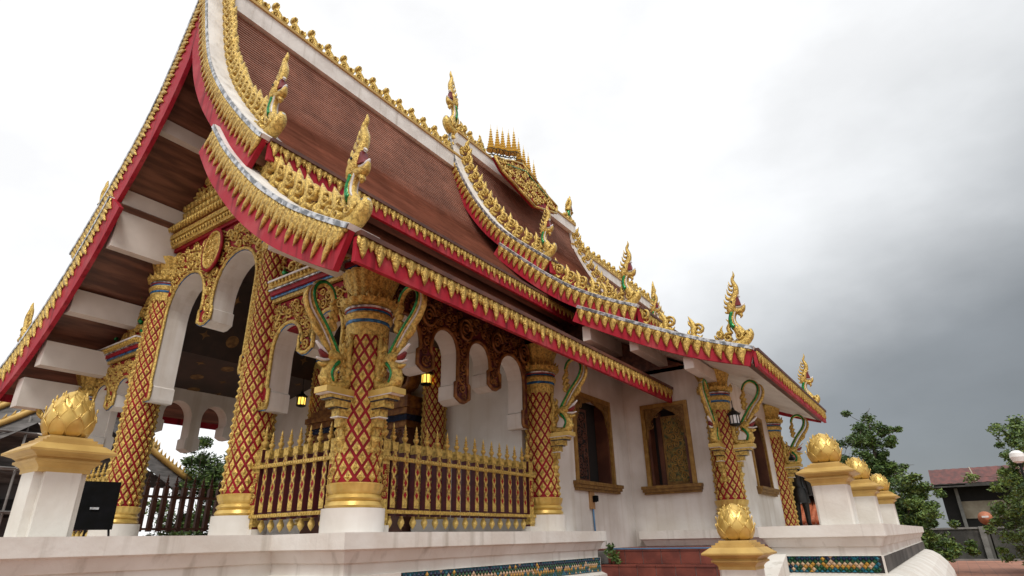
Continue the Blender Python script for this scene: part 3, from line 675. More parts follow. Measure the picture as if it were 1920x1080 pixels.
# ------------------------------------------------------------------ windows
def window(mapf, w, h, zc, shutter_side, arch, label=None):
    """mapf(u, z, d) with u along the wall from the opening's left as seen, d outward"""
    win = part('window', temple)
    if label: win['label'] = label
    mb = MB()
    def bx(u0, u1, z0, z1, d0, d1, M): mb.box((u0, d0, z0), (u1, d1, z1), M, xf=lambda V: mapf(V[:, 0], V[:, 2], V[:, 1]))
    e = .002
    bx(-.05, .045, 0, h+.05, -.05, .04, FRAMEL); bx(w-.045, w+.05, 0, h+.05, -.05, .04, FRAMEL); bx(.046, w-.046, h-.045, h+.05, -.05, .04, FRAMEL)
    # inner reveal boards
    bx(.056, .12, 0, h-.051, -.30, -.01, WOODW); bx(w-.12, w-.056, 0, h-.051, -.30, -.01, WOODW)
    # carved spandrels of the pointed head
    for sg in (0, 1):
        pts = [(.056, h-.05), (.056, h-.80), (.09, h-.72), (.10, h-.58), (.16, h-.46), (.19, h-.32), (.30, h-.20), (w*.5-.02, h-.08), (w*.5-.02, h-.05)]
        if sg: pts = [(w-a, b) for a, b in pts]
        mb.prism(pts, -.02, .025, lambda a, b, d: tuple(mapf(np.array([a]), np.array([b]), np.array([d]))[0]), FRAMEG)
        ins = (lambda a, b: .07 < a < .40 and b < h-.07 and b > h-.75+max(0, (a-.1))*1.9) if not sg else (lambda a, b: .07 < w-a < .40 and b < h-.07 and b > h-.75+max(0, (w-a-.1))*1.9)
        relief(mb, ins, (0.05, w-.05, h-.85, h-.05), .08, .045, 260, lambda A, B, D: mapf(A, B, D+.025), M=FRAMEG, seed=11+sg, depth=.8)
    mb.build('frame', win)
    mb = MB()
    for k, (z0, z1, o_) in enumerate(((-.07, 0, .15), (-.13, -.07, .12), (-.18, -.13, .08))):
        mb.box((-.08-o_*.6, -.04, z0), (w+.08+o_*.6, o_, z1-.001), FRAMEG, xf=lambda V: mapf(V[:, 0], V[:, 2], V[:, 1]))
    mb.build('sill', win)
    mb = MB()
    u0, u1 = (w*.33, w*.90) if shutter_side else (w*.14, w*.55)
    if shutter_side is not None:
        mb.box((u0, -.24, .03), (u1, -.19, h-.22), FRAMEG if shutter_side else WOODW, xf=lambda V: mapf(V[:, 0], V[:, 2], V[:, 1]))
        mb.box((u0+.05, -.19, .09), (u1-.05, -.185, h-.28), CARVE if shutter_side else DARK, xf=lambda V: mapf(V[:, 0], V[:, 2], V[:, 1]))
        relief(mb, lambda a, b: u0+.05 < a < u1-.05 and .09 < b < h-.28, (u0, u1, .05, h-.2), .11, .04, 700, lambda A, B, D: mapf(A, B, D-.185), M=(FRAMEL if shutter_side else WOODW), seed=21, depth=.6)
    # a reddish inner leaf and a near-black board painted as the room's shade
    mb.box((u0-.12, -.29, .02), (u0-.012, -.20, h-.12), WOODW, xf=lambda V: mapf(V[:, 0], V[:, 2], V[:, 1]))
    mb.build('shutter', win)
    mb = MB(); mb.box((-.05, -.36, -.05), (w+.05, -.31, h+.1), DARK, xf=lambda V: mapf(V[:, 0], V[:, 2], V[:, 1])); mb.build('shade_board', win)
window(lambda u, z, d: np.stack([W1[0]+u, -d+0*u, W1[2]+z], 1), W1[1]-W1[0], W1[3]-W1[2], 0, False, 0)
window(lambda u, z, d: np.stack([8.2-d+0*u, W2[1]-u, W2[2]+z], 1), W2[1]-W2[0], W2[3]-W2[2], 0, True, 0)
window(lambda u, z, d: np.stack([W3[0]+u, -2.19-d+0*u, W3[2]+z], 1), W3[1]-W3[0], W3[3]-W3[2], 0, None, 0)

# ------------------------------------------------------------------ columns
def column(loc, ztop_lat, r0, r1, cap_h, n_around=12, row=.215, plinth=True, plinth_r=.375, parent=None):
    c = part('column', temple, loc)
    if plinth:
        mb = MB(); mb.lathe([(plinth_r, 0), (plinth_r, .27)], WHITE, 32); mb.build('plinth', c)
    zb = .27 if plinth else -.28
    mb = MB()
    if plinth: mb.lathe([(r0+.035, zb), (r0+.06, zb+.03), (r0+.035, zb+.075), (r0+.02, zb+.08), (r0+.05, zb+.115), (r0+.02, zb+.15), (r0+.01, zb+.16)], GOLDP, 32)
    md = lambda th, i: 1+.035*np.abs(np.sin(th*11))*(1 if i in (1, 2) else .3)
    if plinth: mb.lathe([(r0+.01, zb+.16), (r0+.03, zb+.20), (r0+.05, zb+.27), (r0+.03, zb+.285), (r0-.01, zb+.29)], GOLDP, 88, mod=md)
    if plinth: mb.build('base_ring', c)
    mb = MB(); z0 = zb+.285; z1 = ztop_lat
    mb.lathe([(r0, z0), (r1, z1)], RED, 36)
    rows = int((z1-z0)/(row/2)); hh = (z1-z0)/rows
    V = []; F = []
    for i in range(rows):
        zc = z0+hh*(i+.5); rc = r0+(r1-r0)*(zc-z0)/(z1-z0)
        for k in range(n_around):
            a = (k+.5*(i % 2))*2*pi/n_around; da = pi/n_around*.69; dz = hh*.71
            o = len(V)
            def P(aa, zz, ex):
                rr = r0+(r1-r0)*(zz-z0)/(z1-z0)+ex; return (rr*cos(aa), rr*sin(aa), zz)
            zt, zl = min(zc+dz, z1-.002), max(zc-dz, z0+.002)
            V += [P(a-da, zc, .012), P(a, zl, .012), P(a+da, zc, .012), P(a, zt, .012)]
            V += [P(a-da*.45, zc, .016), P(a, zc-(zc-zl)*.45, .016), P(a+da*.45, zc, .016), P(a, zc+(zt-zc)*.45, .016)]
            V += [P(a-da*.34, zc, .026), P(a, zc-(zc-zl)*.34, .026), P(a+da*.34, zc, .026), P(a, zc+(zt-zc)*.34, .026), P(a, zc, .042)]
            for j in range(4):
                q = (j+1) % 4
                F += [(o+j, o+q, o+4+q, o+4+j), (o+4+j, o+4+q, o+8+q, o+8+j), (o+8+j, o+8+q, o+12)]
            V += [P(a-da, zc, -.01), P(a, zl, -.01), P(a+da, zc, -.01), P(a, zt, -.01)]
            for j in range(4):
                q = (j+1) % 4; F.append((o+13+j, o+13+q, o+q, o+j))
    mb.add(V, F, GOLD); mb.build('shaft', c)
    if cap_h:
        mb = MB(); z = z1; R = r1
        md1 = lambda th, i: 1+.05*np.abs(np.sin(th*9))*(1 if i == 0 else .2)
        mb.lathe([(R+.015, z-.06), (R+.04, z+.10)], GOLD, 72, mod=md1)
        prof = [(R+.03, z+.10), (R+.05, z+.12), (R+.05, z+.145), (R+.075, z+.17), (R+.085, z+.22), (R+.06, z+.25), (R+.06, z+.28), (R+.07, z+.30), (R+.08, z+.325), (R+.05, z+.34)]
        mb.lathe(prof, GOLD, 36, mats=[BLUE, BLUE, GOLD, GOLD, GOLD, BLUE, RED, SILVER, SILVER])
        md2 = lambda th, i: 1+(.10 if i in (1, 2) else .03)*np.abs(np.sin(th*8))
        mb.lathe([(R+.05, z+.34), (R+.10, z+.36), (R+.12, z+.43), (R+.04, z+.45)], GOLD, 96, mod=md2)
        for k in range(16):
            a = k*2*pi/16; P = [((R+.11)*cos(a), (R+.11)*sin(a), z+.42), ((R+.12)*cos(a), (R+.12)*sin(a), z+.47), ((R+.15)*cos(a), (R+.15)*sin(a), z+.51)]; mb.sweep(P, [.035, .03, .004], [.02, .02, .004], (cos(a), sin(a), 0), GOLD, 5)
        md3 = lambda th, i: 1+.07*np.abs(np.sin(th*8))
        mb.lathe([(R+.03, z+.44), (R+.045, z+.6), (R+.06, z+cap_h*.75), (R+.12, z+cap_h*.95), (R+.13, z+cap_h)], GOLD, 96, mod=md3)
        mb.build('capital', c)
    return c
C_corner = column((0, 0, 0), 2.46, .285, .245, .85, 12, .215)
for (x, y) in ((4.30, -.02), (8.25, -2.19), (0, 8.4)):
    dup(C_corner, (x, y, 0), random.uniform(0, 6), temple)
column((13.32, -2.19, 0), 2.46, .27, .24, .85, 12, .235, plinth=False)
C_mid = column((0, 2.34, 0), 4.42, .285, .25, .85, 14, .215)
dup(C_mid, (0, 6.06, 0), .3, temple)
C_in = column((3.98, 2.34, 0), 3.9, .24, .22, .85, 12, .22)
dup(C_in, (3.98, 6.06, 0), .2, temple)

# ------------------------------------------------------------------ naga brackets
def bracket_mesh():
    """x = outward from the column axis, z up from platform level"""
    mb = MB()
    # corbel
    steps = [(.22, .31, 1.08, 1.20, .045, GOLD), (.22, .36, 1.20, 1.305, .058, GOLD), (.22, .42, 1.305, 1.318, .07, WHITEP), (.22, .41, 1.318, 1.412, .068, GOLD), (.22, .46, 1.412, 1.425, .08, NAVY), (.22, .50, 1.425, 1.507, .084, GOLD), (.22, .56, 1.507, 1.522, .096, NAVY), (.22, .58, 1.522, 1.564, .10, GOLD), (.22, .64, 1.564, 1.576, .112, WHITEP), (.22, .66, 1.576, 1.65, .116, GOLDP)]
    for a, b, c, d, w, M in steps: mb.box((a, -w, c+.001), (b, w, d), M)
    lens(mb, [(.30, 1.10), (.24, .98), (.28, .90)], [.08, .07, .03], .06, GOLD, 7, 8)
    # cradle scrolls
    lens(mb, [(.26, 1.86), (.30, 1.72), (.44, 1.68), (.58, 1.70), (.66, 1.80)], [.03, .065, .07, .07, .045], .095, GOLD, 11, 8)
    lens(mb, [(.25, 1.90), (.27, 1.78), (.36, 1.72), (.46, 1.74)], [.012, .016, .016, .01], .105, WHITEP, 9, 6)
    # wing behind against the column
    lens(mb, [(.30, 1.78), (.27, 1.98), (.31, 2.14), (.27, 2.32), (.30, 2.42)], [.055, .06, .055, .03, .004], .06, GOLD, 12, 7)
    for k in range(4): lens(mb, [(.33, 1.85+.1*k), (.38, 1.93+.1*k), (.34, 1.99+.1*k)], [.03, .025, .005], .09, GOLD, 6, 6)
    # body rising to the head
    body = smooth_path([(.56, 1.72), (.60, 1.82), (.55, 1.93), (.46, 2.0)], 10); B3 = np.stack([body[:, 0], np.zeros(10), body[:, 1]], 1)
    mb.sweep(B3, .075, .08, (0, 1, 0), GOLD, 8); mb.sweep(B3[:9]+np.array([-.02, 0, 0]), .045, .095, (0, 1, 0), GREEN, 8)
    # head with open jaws facing outward
    lens(mb, [(.42, 2.02), (.52, 2.05), (.62, 2.06)], [.075, .085, .06], .08, GOLD, 7, 8)
    lens(mb, [(.60, 2.03), (.70, 2.11), (.80, 2.19)], [.022, .026, .012], .07, WHITEP, 7, 6)
    lens(mb, [(.58, 2.0), (.68, 1.975), (.77, 1.99)], [.02, .022, .01], .07, WHITEP, 7, 6)
    lens(mb, [(.58, 2.02), (.67, 2.04), (.74, 2.09)], [.025, .04, .015], .055, REDP, 7, 6)
    lens(mb, [(.56, 1.96), (.66, 1.92), (.74, 1.93)], [.03, .035, .012], .08, GOLD, 7, 6)
    # long crest: gold outside, green inlay, hooking inward at the top
    crest = smooth_path([(.44, 2.05), (.55, 2.22), (.70, 2.42), (.86, 2.60), (.93, 2.76), (.90, 2.90), (.78, 2.97), (.66, 2.92), (.60, 2.80), (.62, 2.72)], 30); C3 = np.stack([crest[:, 0], np.zeros(30), crest[:, 1]], 1)
    w = interp([0, .2, .6, 1], [.045, .04, .042, .03], 30)
    mb.sweep(C3, w, .045, (0, 1, 0), GOLD, 8); mb.sweep(C3[:27], w[:27]*.70, .056, (0, 1, 0), GREEN, 8)
    off = C3[3:20]+np.array([.062, 0, -.035]); mb.sweep(off, .008, .044, (0, 1, 0), WHITEP, 6)
    off = C3[2:18]+np.array([.095, 0, -.062]); mb.sweep(off, interp([0, .3, 1], [.035, .042, .015], 16), .042, (0, 1, 0), GOLD, 7)
    for k in range(3): lens(mb, [(.62+.01*k, 2.72-.1*k), (.56, 2.62-.1*k), (.62, 2.56-.1*k)], [.045, .05, .01], .05, GOLD, 7, 7)
    lens(mb, [(.74, 2.28), (.84, 2.36), (.90, 2.50)], [.04, .045, .01], .045, GOLD, 7, 6)
    return mesh_of(mb, 'naga_bracket')
BRK = bracket_mesh()
def bracket(x, y, d):
    o = put('naga_bracket', BRK, temple, (x, y, 0)); o.rotation_euler = (0, 0, {'-x': pi, '-y': -pi/2, '+y': pi/2}[d])
for x, y, d in ((0, 0, '-x'), (0, 0, '-y'), (4.30, -.02, '-y'), (8.25, -2.19, '-x'), (8.25, -2.19, '-y'), (13.32, -2.19, "-y"), (0, 8.4, '-x'), (0, 8.4, '+y')): bracket(x, y, d)

# ------------------------------------------------------------------ arcades
def lobe_boundary(u0, u1, zs0, zs1, drops, crown, nseg=14):
    """lower outline from springer u0 to springer u1; drops = [(u, z, w)] pendants; crown = list of crown heights"""
    left = u0+.13; segs = [(u0, zs0-.05), (u0+.17, zs0-.05)]
    for k in range(len(drops)+1):
        right = drops[k][0]-drops[k][2]/2 if k < len(drops) else u1-.13
        zl = zs0 if k == 0 else drops[k-1][1]; zr = zs1 if k == len(drops) else drops[k][1]
        zc = crown[k]; hw = (right-left)/2; mid = (left+right)/2; za = zc-hw*1.12; foot = .05
        o = [(left+foot, zl), (left+foot, zl+.22), (left, zl+.25)]
        for j in range(nseg+1):
            t = pi-pi*j/nseg; o.append((mid+hw*cos(t), za+(zc-za)*sin(t)))
        o += [(right, zr+.25), (right-foot, zr+.22), (right-foot, zr)]
        segs += o
        if k < len(drops):
            u, z, w = drops[k]; segs += [(u-w*.20, z-.06), (u+w*.20, z-.06)]
            left = u+w/2
    segs += [(u1-.17, zs1-.05), (u1, zs1-.05)]
    return segs
def arcade(name, mapf, u0, u1, ztop, low, thick, seed, rel=True, blue=True, front=RED, ornament=GOLD, rr=(.10, .042)):
    """carved panel hung between columns; mapf(u,z,d) d>0 outward"""
    a = part(name, temple); mb = MB()
    poly = [(u0, ztop)] + low + [(u1, ztop)]
    F1 = lambda u, z, d: tuple(np.asarray(mapf(np.array([u]), np.array([z]), np.array([d])))[0])
    mb.prism(poly, 0, -thick, F1, front, side=WHITE, back=WHITE); mb.build('arch_panel', a)
    if not rel: return a
    mb = MB(); L = np.array(low)
    # gold rim and a thin blue line along the cusps
    P = mapf(L[:, 0], L[:, 1]+.035, np.full(len(L), .012)); mb.sweep(P, .035, .03, np.asarray(F1(0, 0, 1))-np.asarray(F1(0, 0, 0)), ornament, 6)
    if blue: P = mapf(L[:, 0], L[:, 1]+.002, np.full(len(L), .008)); mb.sweep(P, .012, .012, np.asarray(F1(0, 0, 1))-np.asarray(F1(0, 0, 0)), BLUE, 5)
    from bisect import bisect
    def low_at(u):
        best = -9
        for (a0, b0), (a1, b1) in zip(low, low[1:]):
            if min(a0, a1) <= u <= max(a0, a1) and abs(a1-a0) > 1e-6: best = max(best, b0+(b1-b0)*(u-a0)/(a1-a0))
        if best < -5: best = min(b for a_, b in low if abs(a_-u) < .1) if any(abs(a_-u) < .1 for a_, b in low) else ztop
        return best
    ins = lambda u, z: u0+.03 < u < u1-.03 and low_at(u)+.06 < z < ztop-.02
    relief(mb, ins, (u0, u1, min(b for _, b in low), ztop), rr[0], rr[1], 5200, lambda A, B, D: mapf(A, B, D+.002), M=ornament, seed=seed)
    mb.build('carved_relief', a)
    return a
def molding(mb, mapf, u0, u1, z0, prof):
    for (dz0, dz1, dp, M) in prof: mb.box((u0, 0.001, z0+dz0), (u1, dp, z0+dz1-.0005), M, xf=lambda V: mapf(V[:, 0], V[:, 2], V[:, 1]))
# front: u = y, facing -x
FRONT = lambda u, z, d: np.stack(np.broadcast_arrays(-.10-np.asarray(d, float), np.asarray(u, float), np.asarray(z, float)), -1)
side_low = lobe_boundary(.24, 2.10, 1.75, 1.75, [(1.17, 2.45, .22)], [2.95, 2.95])
arcade('arcade', FRONT, .24, 2.10, 3.36, side_low, .36, 31)
arcade('arcade', FRONT, 6.30, 8.16, 3.36, [(u+6.06, z) for u, z in side_low], .36, 32)
mid_low = lobe_boundary(2.60, 5.80, 2.40, 2.40, [(4.2, 3.55, .30)], [4.72, 4.72])
arcade('arcade', FRONT, 2.60, 5.80, 5.40, mid_low, .42, 33, rr=(.13, .05))
# flat ends of the panels against the column shafts are closed by the columns themselves
mb = MB()
prof = [(0, .06, .06, GOLD), (.06, .10, .09, BLUE), (.10, .17, .12, RED), (.17, .20, .15, SILVER), (.20, .30, .17, GOLD), (.30, .33, .19, WHITEP)]
for u0, u1 in ((.12, 2.06), (6.34, 8.28)):
    mb = MB(); molding(mb, FRONT, u0-.02, u1+.02, 3.38, prof)
    for k in range(int((u1-u0)/.09)): mb.sweep(FRONT(np.array([u0+.09*k+.04]*2), np.array([3.62, 3.67]), np.array([.17, .19])), [.03, .015], [.03, .015], (0, 1, 0), GOLD, 6)
    mb.build('frieze', temple)
mb = MB()
prof2 = [(0, .08, .05, RED), (.08, .16, .12, GOLD), (.16, .24, .08, RED), (.24, .34, .18, GOLD), (.34, .42, .13, RED), (.42, .50, .22, GOLD)]
molding(mb, FRONT, 2.1, 6.3, 5.40, prof2)
for z, dp in ((5.60, .12), (5.86, .22)):
    for k in range(42): u = 2.15+.1*k; mb.sweep(FRONT(np.array([u]*3), np.array([z+.04, z, z-.10]), np.array([dp, dp+.02, dp-.01])), [.045, .04, .006], [.03, .03, .006], (1, 0, 0), GOLD, 5)
mb.build('frieze', temple)
# medallions on the centre panel
mb = MB()
th = np.linspace(0, 2*pi, 25)
mb.sweep(FRONT(4.2+.30*np.cos(th), 4.95+.42*np.sin(th), np.full(25, .10)), .03, .03, (1, 0, 0), RED, 6)
mb.sweep(FRONT(4.2+.255*np.cos(th), 4.95+.37*np.sin(th), np.full(25, .10)), .025, .04, (1, 0, 0), GOLD, 6)
Vd = FRONT(np.concatenate([[4.2], 4.2+.25*np.cos(th[:-1])]), np.concatenate([[4.95], 4.95+.37*np.sin(th[:-1])]), np.full(25, .09)); mb.add(Vd, [(0, 1+i, 1+(i+1) % 24) for i in range(24)], GOLD)
relief(mb, lambda a, b: ((a-4.2)/.23)**2+((b-4.95)/.33)**2 < 1, (3.9, 4.5, 4.6, 5.3), .08, .04, 300, lambda A, B, D: FRONT(A, B, D+.09), seed=77, M=GOLDP)
mb.build('medallion', temple)
# gable fields above
ped = part('pediment', temple)
mb = MB()
Pp, _ = resample(T_FU, 20); Np, _t = normals(Pp); Q = Pp-Np*.40; Q = Q[(Q[:, 0] < YC-.02) & (Q[:, 1] < 9.7)]
poly = [(6.3, 5.3), (6.1, 5.3)] + [(2*YC-y, z) for y, z in Q[::-1] if z > 5.4] + [(y, z) for y, z in Q if z > 5.4] + [(2.1, 5.3)]
mb.prism(poly, 0, -.2, lambda u, z, d: (-.04-d, u, z), RED, back=WHITE)
Pl, _ = resample(T_FL, 20); Nl, _t = normals(Pl); Ql = Pl-Nl*.34
for s in (1, -1):
    pl = [(my(y, s), z) for y, z in Ql if z > 2.9 and y > -.1] + [(my(-.1, s), 2.9), (my(2.3, s), 2.9)]
    mb.prism(pl, 0, -.2, lambda u, z, d: (-.03-d, u, z), RED, back=WHITE)
mb.build('gable_field', ped)
mb = MB()
GF = lambda A, B, D: np.stack([-.04-D, A, B], 1)
def in_gable(u, z):
    w = abs(u-YC); zz = np.interp(YC-w, Q[::-1, 0], Q[::-1, 1]); return z < zz-.06 and z > 5.98 and w < 2.6
relief(mb, in_gable, (1.9, 6.5, 5.95, 10.4), .19, .055, 4500, GF, seed=41)
def in_low(u, z):
    w = abs(u-YC); zz = np.interp(YC-w, Ql[::-1, 0], Ql[::-1, 1]); return z < zz-.05 and z > 3.74 and 1.95 < w < 3.9
for k in range(26):                                      # stepped rows of leaves at the foot of the gable
    for r_ in range(3):
        u = 2.35+.145*k+.07*(r_ % 2); mb.sweep(GF(np.array([u]*3), 5.98+.19*r_+np.array([0., .1, .2]), np.array([.06, .09, .04])), [.07, .06, .006], [.05, .05, .006], (1, 0, 0), GOLD, 6)
mb.build('carved_relief', ped)
for sd_ in (1, -1):
    mb = MB(); relief(mb, lambda a, b: in_low(a, b) and (a-YC)*sd_ < 0, (0.2, 8.2, 3.7, 5.9), .15, .05, 5000, GF, seed=42)
    for u, z in ((.7, 3.95), (1.2, 4.15), (1.7, 4.1), (1.0, 4.5), (1.5, 4.7), (1.9, 3.85)):
        u = u if sd_ > 0 else 2*YC-u; mb.sweep(GF(np.array([u, u+.06, u+.08]), np.array([z, z+.05, z+.13]), np.array([.05, .07, .05])), [.05, .045, .01], [.04, .04, .01], (1, 0, 0), GREEN, 6)
    mb.build('carved_pattern', ped)
# near side arcade: u = x, facing -y, and its twin on the far side
SIDE = lambda u, z, d: np.stack(np.broadcast_arrays(np.asarray(u, float), .05-np.asarray(d, float), np.asarray(z, float)), -1)
slow = lobe_boundary(.26, 3.98, 1.78, 1.78, [(1.19, 2.27, .24), (2.07, 1.94, .24), (2.93, 2.30, .24)], [2.98]*4)
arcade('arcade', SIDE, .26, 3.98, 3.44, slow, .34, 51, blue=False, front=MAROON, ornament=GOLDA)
th = np.linspace(0, 2*pi, 21)
for u in (.72, 1.62, 2.5, 3.35):
    mb = MB()
    mb.sweep(SIDE(u+.45+.15*np.cos(th), 3.10+.17*np.sin(th), np.full(21, .08)), .025, .03, (0, 1, 0), GOLDA, 6)
    P = spiral2((u+.45, 3.10), .11, 0, 1.5, 1, 14); mb.sweep(SIDE(P[:, 0], P[:, 1], np.full(14, .07)), .02, .03, (0, 1, 0), GOLDA, 5)
    mb.build('medallion', temple)
FAR = lambda u, z, d: np.stack(np.broadcast_arrays(np.asarray(u, float), 8.35+np.asarray(d, float), np.asarray(z, float)), -1)
arcade('arcade', FAR, .26, 3.98, 3.44, slow, .34, 52, rel=False)

# ceiling of the porch with gilded medallions
mb = MB(); CE = [(.12, 3.20), (2.1, 3.6), (3.0, 5.1), (5.4, 5.1), (6.3, 3.6), (8.28, 3.20)]
CEIL = mat('painted_ceiling', (.040, .020, .014), (.024, .013, .009), 4, .5)
V = []; F = []
for i, (y, z) in enumerate(CE): V += [(.33, y, z), (4.13, y, z), (.33, y, z+.06), (4.13, y, z+.06)]
for i in range(5): b = i*4; c = b+4; F += [(b, b+1, c+1, c), (b+2, c+2, c+3, b+3)]
mb.add(V, F, CEIL); GOLDC = mat('dull_gilding', (.26, .14, .045), (.12, .06, .02), 10, .6, .2)
for i in range(5):
    (ya, za), (yb, zb) = CE[i], CE[i+1]; L = math.hypot(yb-ya, zb-za); n = max(2, int(L/.62)); ty, tz = (yb-ya)/L, (zb-za)/L
    for j in range(n):
        for k in range(6):
            s_ = (j+.5)*L/n; x = .6+.62*k+(.31 if j % 2 else 0); c = (x, ya+ty*s_, za+tz*s_)
            if x > 3.95: continue
            big = (j+k) % 2 == 0; npt = 16; rr_ = [(.14 if big else (.12 if q % 2 == 0 else .05)) for q in range(npt)] if big else [(.12 if q % 4 == 0 else .05) for q in range(npt)]
            pts = [(c[0]+rr_[q]*cos(2*pi*q/npt), c[1]+ty*rr_[q]*sin(2*pi*q/npt)+tz*.006, c[2]+tz*rr_[q]*sin(2*pi*q/npt)-abs(ty)*.006) for q in range(npt)]
            mb.add([c]+pts, [(0, 1+q, 1+(q+1) % npt) for q in range(npt)], GOLDC)
            mb.v[-1][0] += np.array([0, tz*.006, -abs(ty)*.006])
mb.build('porch_ceiling', temple)

# ------------------------------------------------------------------ platform, terrace, stairs
PROF = [(0, 0), (0, -.165), (-.05, -.185), (-.10, -.30), (-.13, -.31), (-.13, -.425)]       # (outward offset, z) below the lip
def stepped_block(name, pts, parent, M, below):
    """pts counter-clockwise outline at the lip; profile runs round it"""
    n = len(pts); mb = MB()
    def ring(off, z):
        out = []
        for i in range(n):
            p0, p1, p2 = Vector(pts[i-1]), Vector(pts[i]), Vector(pts[(i+1) % n]); a = (p1-p0).normalized(); b = (p2-p1).normalized()
            na = Vector((a.y, -a.x)); nb = Vector((b.y, -b.x)); d = na+nb; k = off/max(.2, (1+na.dot(nb)))
            q = p1+d*k; out.append((q.x, q.y, z))
        return out
    prof = PROF + below
    rs = [ring(o, z) for o, z in prof]; V = sum(rs, [])
    F = [(k*n+i, k*n+(i+1) % n, (k+1)*n+(i+1) % n, (k+1)*n+i) for k in range(len(prof)-1) for i in range(n)]
    F.append(tuple(range(n)))
    mb.add(V, F, M); return mb.build(name, parent)
base = stepped_block('platform', [(-.65, .6), (-.65, -.65), (5.4, -.65), (5.4, 9.05), (-.65, 9.05), (-.65, 7.8), (-4.6, 7.8), (-4.6, .6)], temple, STAIN, [(-.10, -.43), (-.10, -.66), (0.0, -.70), (.05, -1.72)])
terr = stepped_block('terrace', [(5.45, -3.3), (5.45, -5.05), (19.5, -5.05), (19.5, -.2), (7.9, -.2), (7.9, -3.3)], temple, STAIN, [(-.10, -.43), (-.10, -.66), (-.04, -.67), (.10, -.72), (.26, -.84), (.42, -1.05), (.52, -1.3), (.56, -1.72)])
def tile_band(mapf, L, parent, z0=-.645, z1=-.435, size=.072):
    mb = MB(); rows = 6; hh = (z1-z0)/rows; cols = int(L/size); pal = [TEAL, GRNG, YELG, CREAMG, GRNG, NAVY, TEAL]; rg = random.Random(3)
    for i in range(rows+1):
        for k in range(cols):
            u = (k+.5+.5*(i % 2))*size; z = z0+hh*i
            if u > L-size*.5: continue
            M = pal[i] if rg.random() < .75 else rg.choice(pal)
            zt, zl = min(z+hh*.93, z1), max(z-hh*.93, z0); w = size*.46
            V = mapf(np.array([u-w, u, u+w, u, u]), np.array([z, zl, z, zt, z]), np.array([.006, .006, .006, .006, .028]))
            mb.add(V, [(0, 1, 4), (1, 2, 4), (2, 3, 4), (3, 0, 4)], M)
    mb.box((0, -.002, z0-.01), (L, .003, z1+.005), DARK, xf=lambda V: mapf(V[:, 0], V[:, 2], V[:, 1])); return mb.build('tile_band', parent)
tile_band(lambda u, z, d: np.stack([.3+u, -.55-d+0*u, z], 1), 4.98, base)
tile_band(lambda u, z, d: np.stack([5.55-d+0*u, -3.42-u, z], 1), 1.50, terr)
mb = MB(); mb.box((5.56, -4.958, -.645), (19.4, -4.948, -.435), CONC); mb.build('dark_band', terr)
# red-tiled landing and steps in the recess, facing -x
st = part('stairs', temple)
for k in range(6):
    mb = MB(); x = 5.62-.30*k; z = -.31-.24*k; xe = 8.19 if k == 0 else x+.32
    y0, y1 = -3.28, -.54
    if k == 0: mb.box((x+.012, y0, z-.24), (xe, -.002, z-.03), CONCL)
    else: mb.box((x+.012, y0, z-.24), (xe, y1, z-.03), CONCL)
    n = 8; w = (y1-y0)/n
    for j in range(n):
        jit = random.uniform(-.002, .002); mb.box((x+jit, y0+w*j+.006, z-.236), (x+.011, y0+w*(j+1)-.006, z-.032), REDTILE)
        mb.box((x-.012, y0+w*j+.004, z-.03), (min(x+.30, xe), y0+w*(j+1)-.004, z-.004), REDTILE)
    mb.build('step', st)
mb = MB(); mb.box((5.60, -3.28, -.312), (5.66, -.54, -.292), PIPE); mb.box((5.92, -3.28, -.335), (8.19, -.002, -.313), REDTILE); mb.build('step_edging', st)
# stair cheek running forward with the low post
mb = MB()
mb.add([(5.44, -3.66, -1.72), (5.44, -3.30, -1.72), (2.9, -3.30, -1.72), (2.9, -3.66, -1.72), (5.44, -3.66, -.40), (5.44, -3.30, -.40), (2.9, -3.30, -1.25), (2.9, -3.66, -1.25)], [(0, 1, 2, 3), (4, 7, 6, 5), (0, 4, 5, 1), (1, 5, 6, 2), (2, 6, 7, 3), (3, 7, 4, 0)], STAIN)
mb.build('stair_cheek', st)

# ------------------------------------------------------------------ lotus posts
def lotus_mesh():
    mb = MB(); H = .50
    def rad_at(t): return .235*np.sin(np.clip(.22+t*.78, 0, 1)*pi)**.62*(1 if True else 1)
    core = [(.13, 0), (.20, .03), (.235, .12), (.235, .2), (.205, .30), (.15, .39), (.08, .46), (.0, .49)]
    zc = np.array([c[1] for c in core]); rc = np.array([c[0] for c in core])
    mb.lathe([(r*.94, z) for r, z in core], GOLDP, 24)
    nu, nv = 7, 8
    for ring, (z0, ln, n, off) in enumerate(((.0, .20, 8, 0), (.055, .235, 8, .5), (.13, .22, 8, 0), (.205, .19, 7, .4), (.275, .15, 6, .1), (.34, .11, 5, .5))):
        for k in range(n):
            a0 = (k+off)*2*pi/n; V = []
            for i in range(nv):
                v = i/(nv-1); z = z0+ln*v; wv = (1-v**2.2)*(.55+.45*min(1, v*3)) if v < 1 else 0.0
                for j in range(nu):
                    u = -1+2*j/(nu-1); hw = pi/n*1.10*wv
                    rr = np.interp(z, zc, rc) + .006*(6-ring)*.4 + .006*(1-u*u) + (.022*v**4 if ring < 4 else .012*v**4) - .006
                    a = a0+u*hw; V.append((rr*cos(a), rr*sin(a), z - .012*(u*u)*v))
            F = [(i*nu+j, i*nu+j+1, (i+1)*nu+j+1, (i+1)*nu+j) for i in range(nv-1) for j in range(nu-1)]
            mb.add(V, F, GOLDP, True)
            e = [V[i*nu] for i in range(nv)]; g = [V[i*nu+nu-1] for i in range(nv)]
            for q in (e, g): mb.tube([q[i] for i in range(0, nv)], .006, GOLDP, 4)
            tipv = V[(nv-1)*nu+3]; mb.lathe([(.012, -.012), (.010, .01), (.0, .03)], GOLDP, 5, c=tipv)
    return mesh_of(mb, 'lotus_bud')
LOTUS = lotus_mesh()
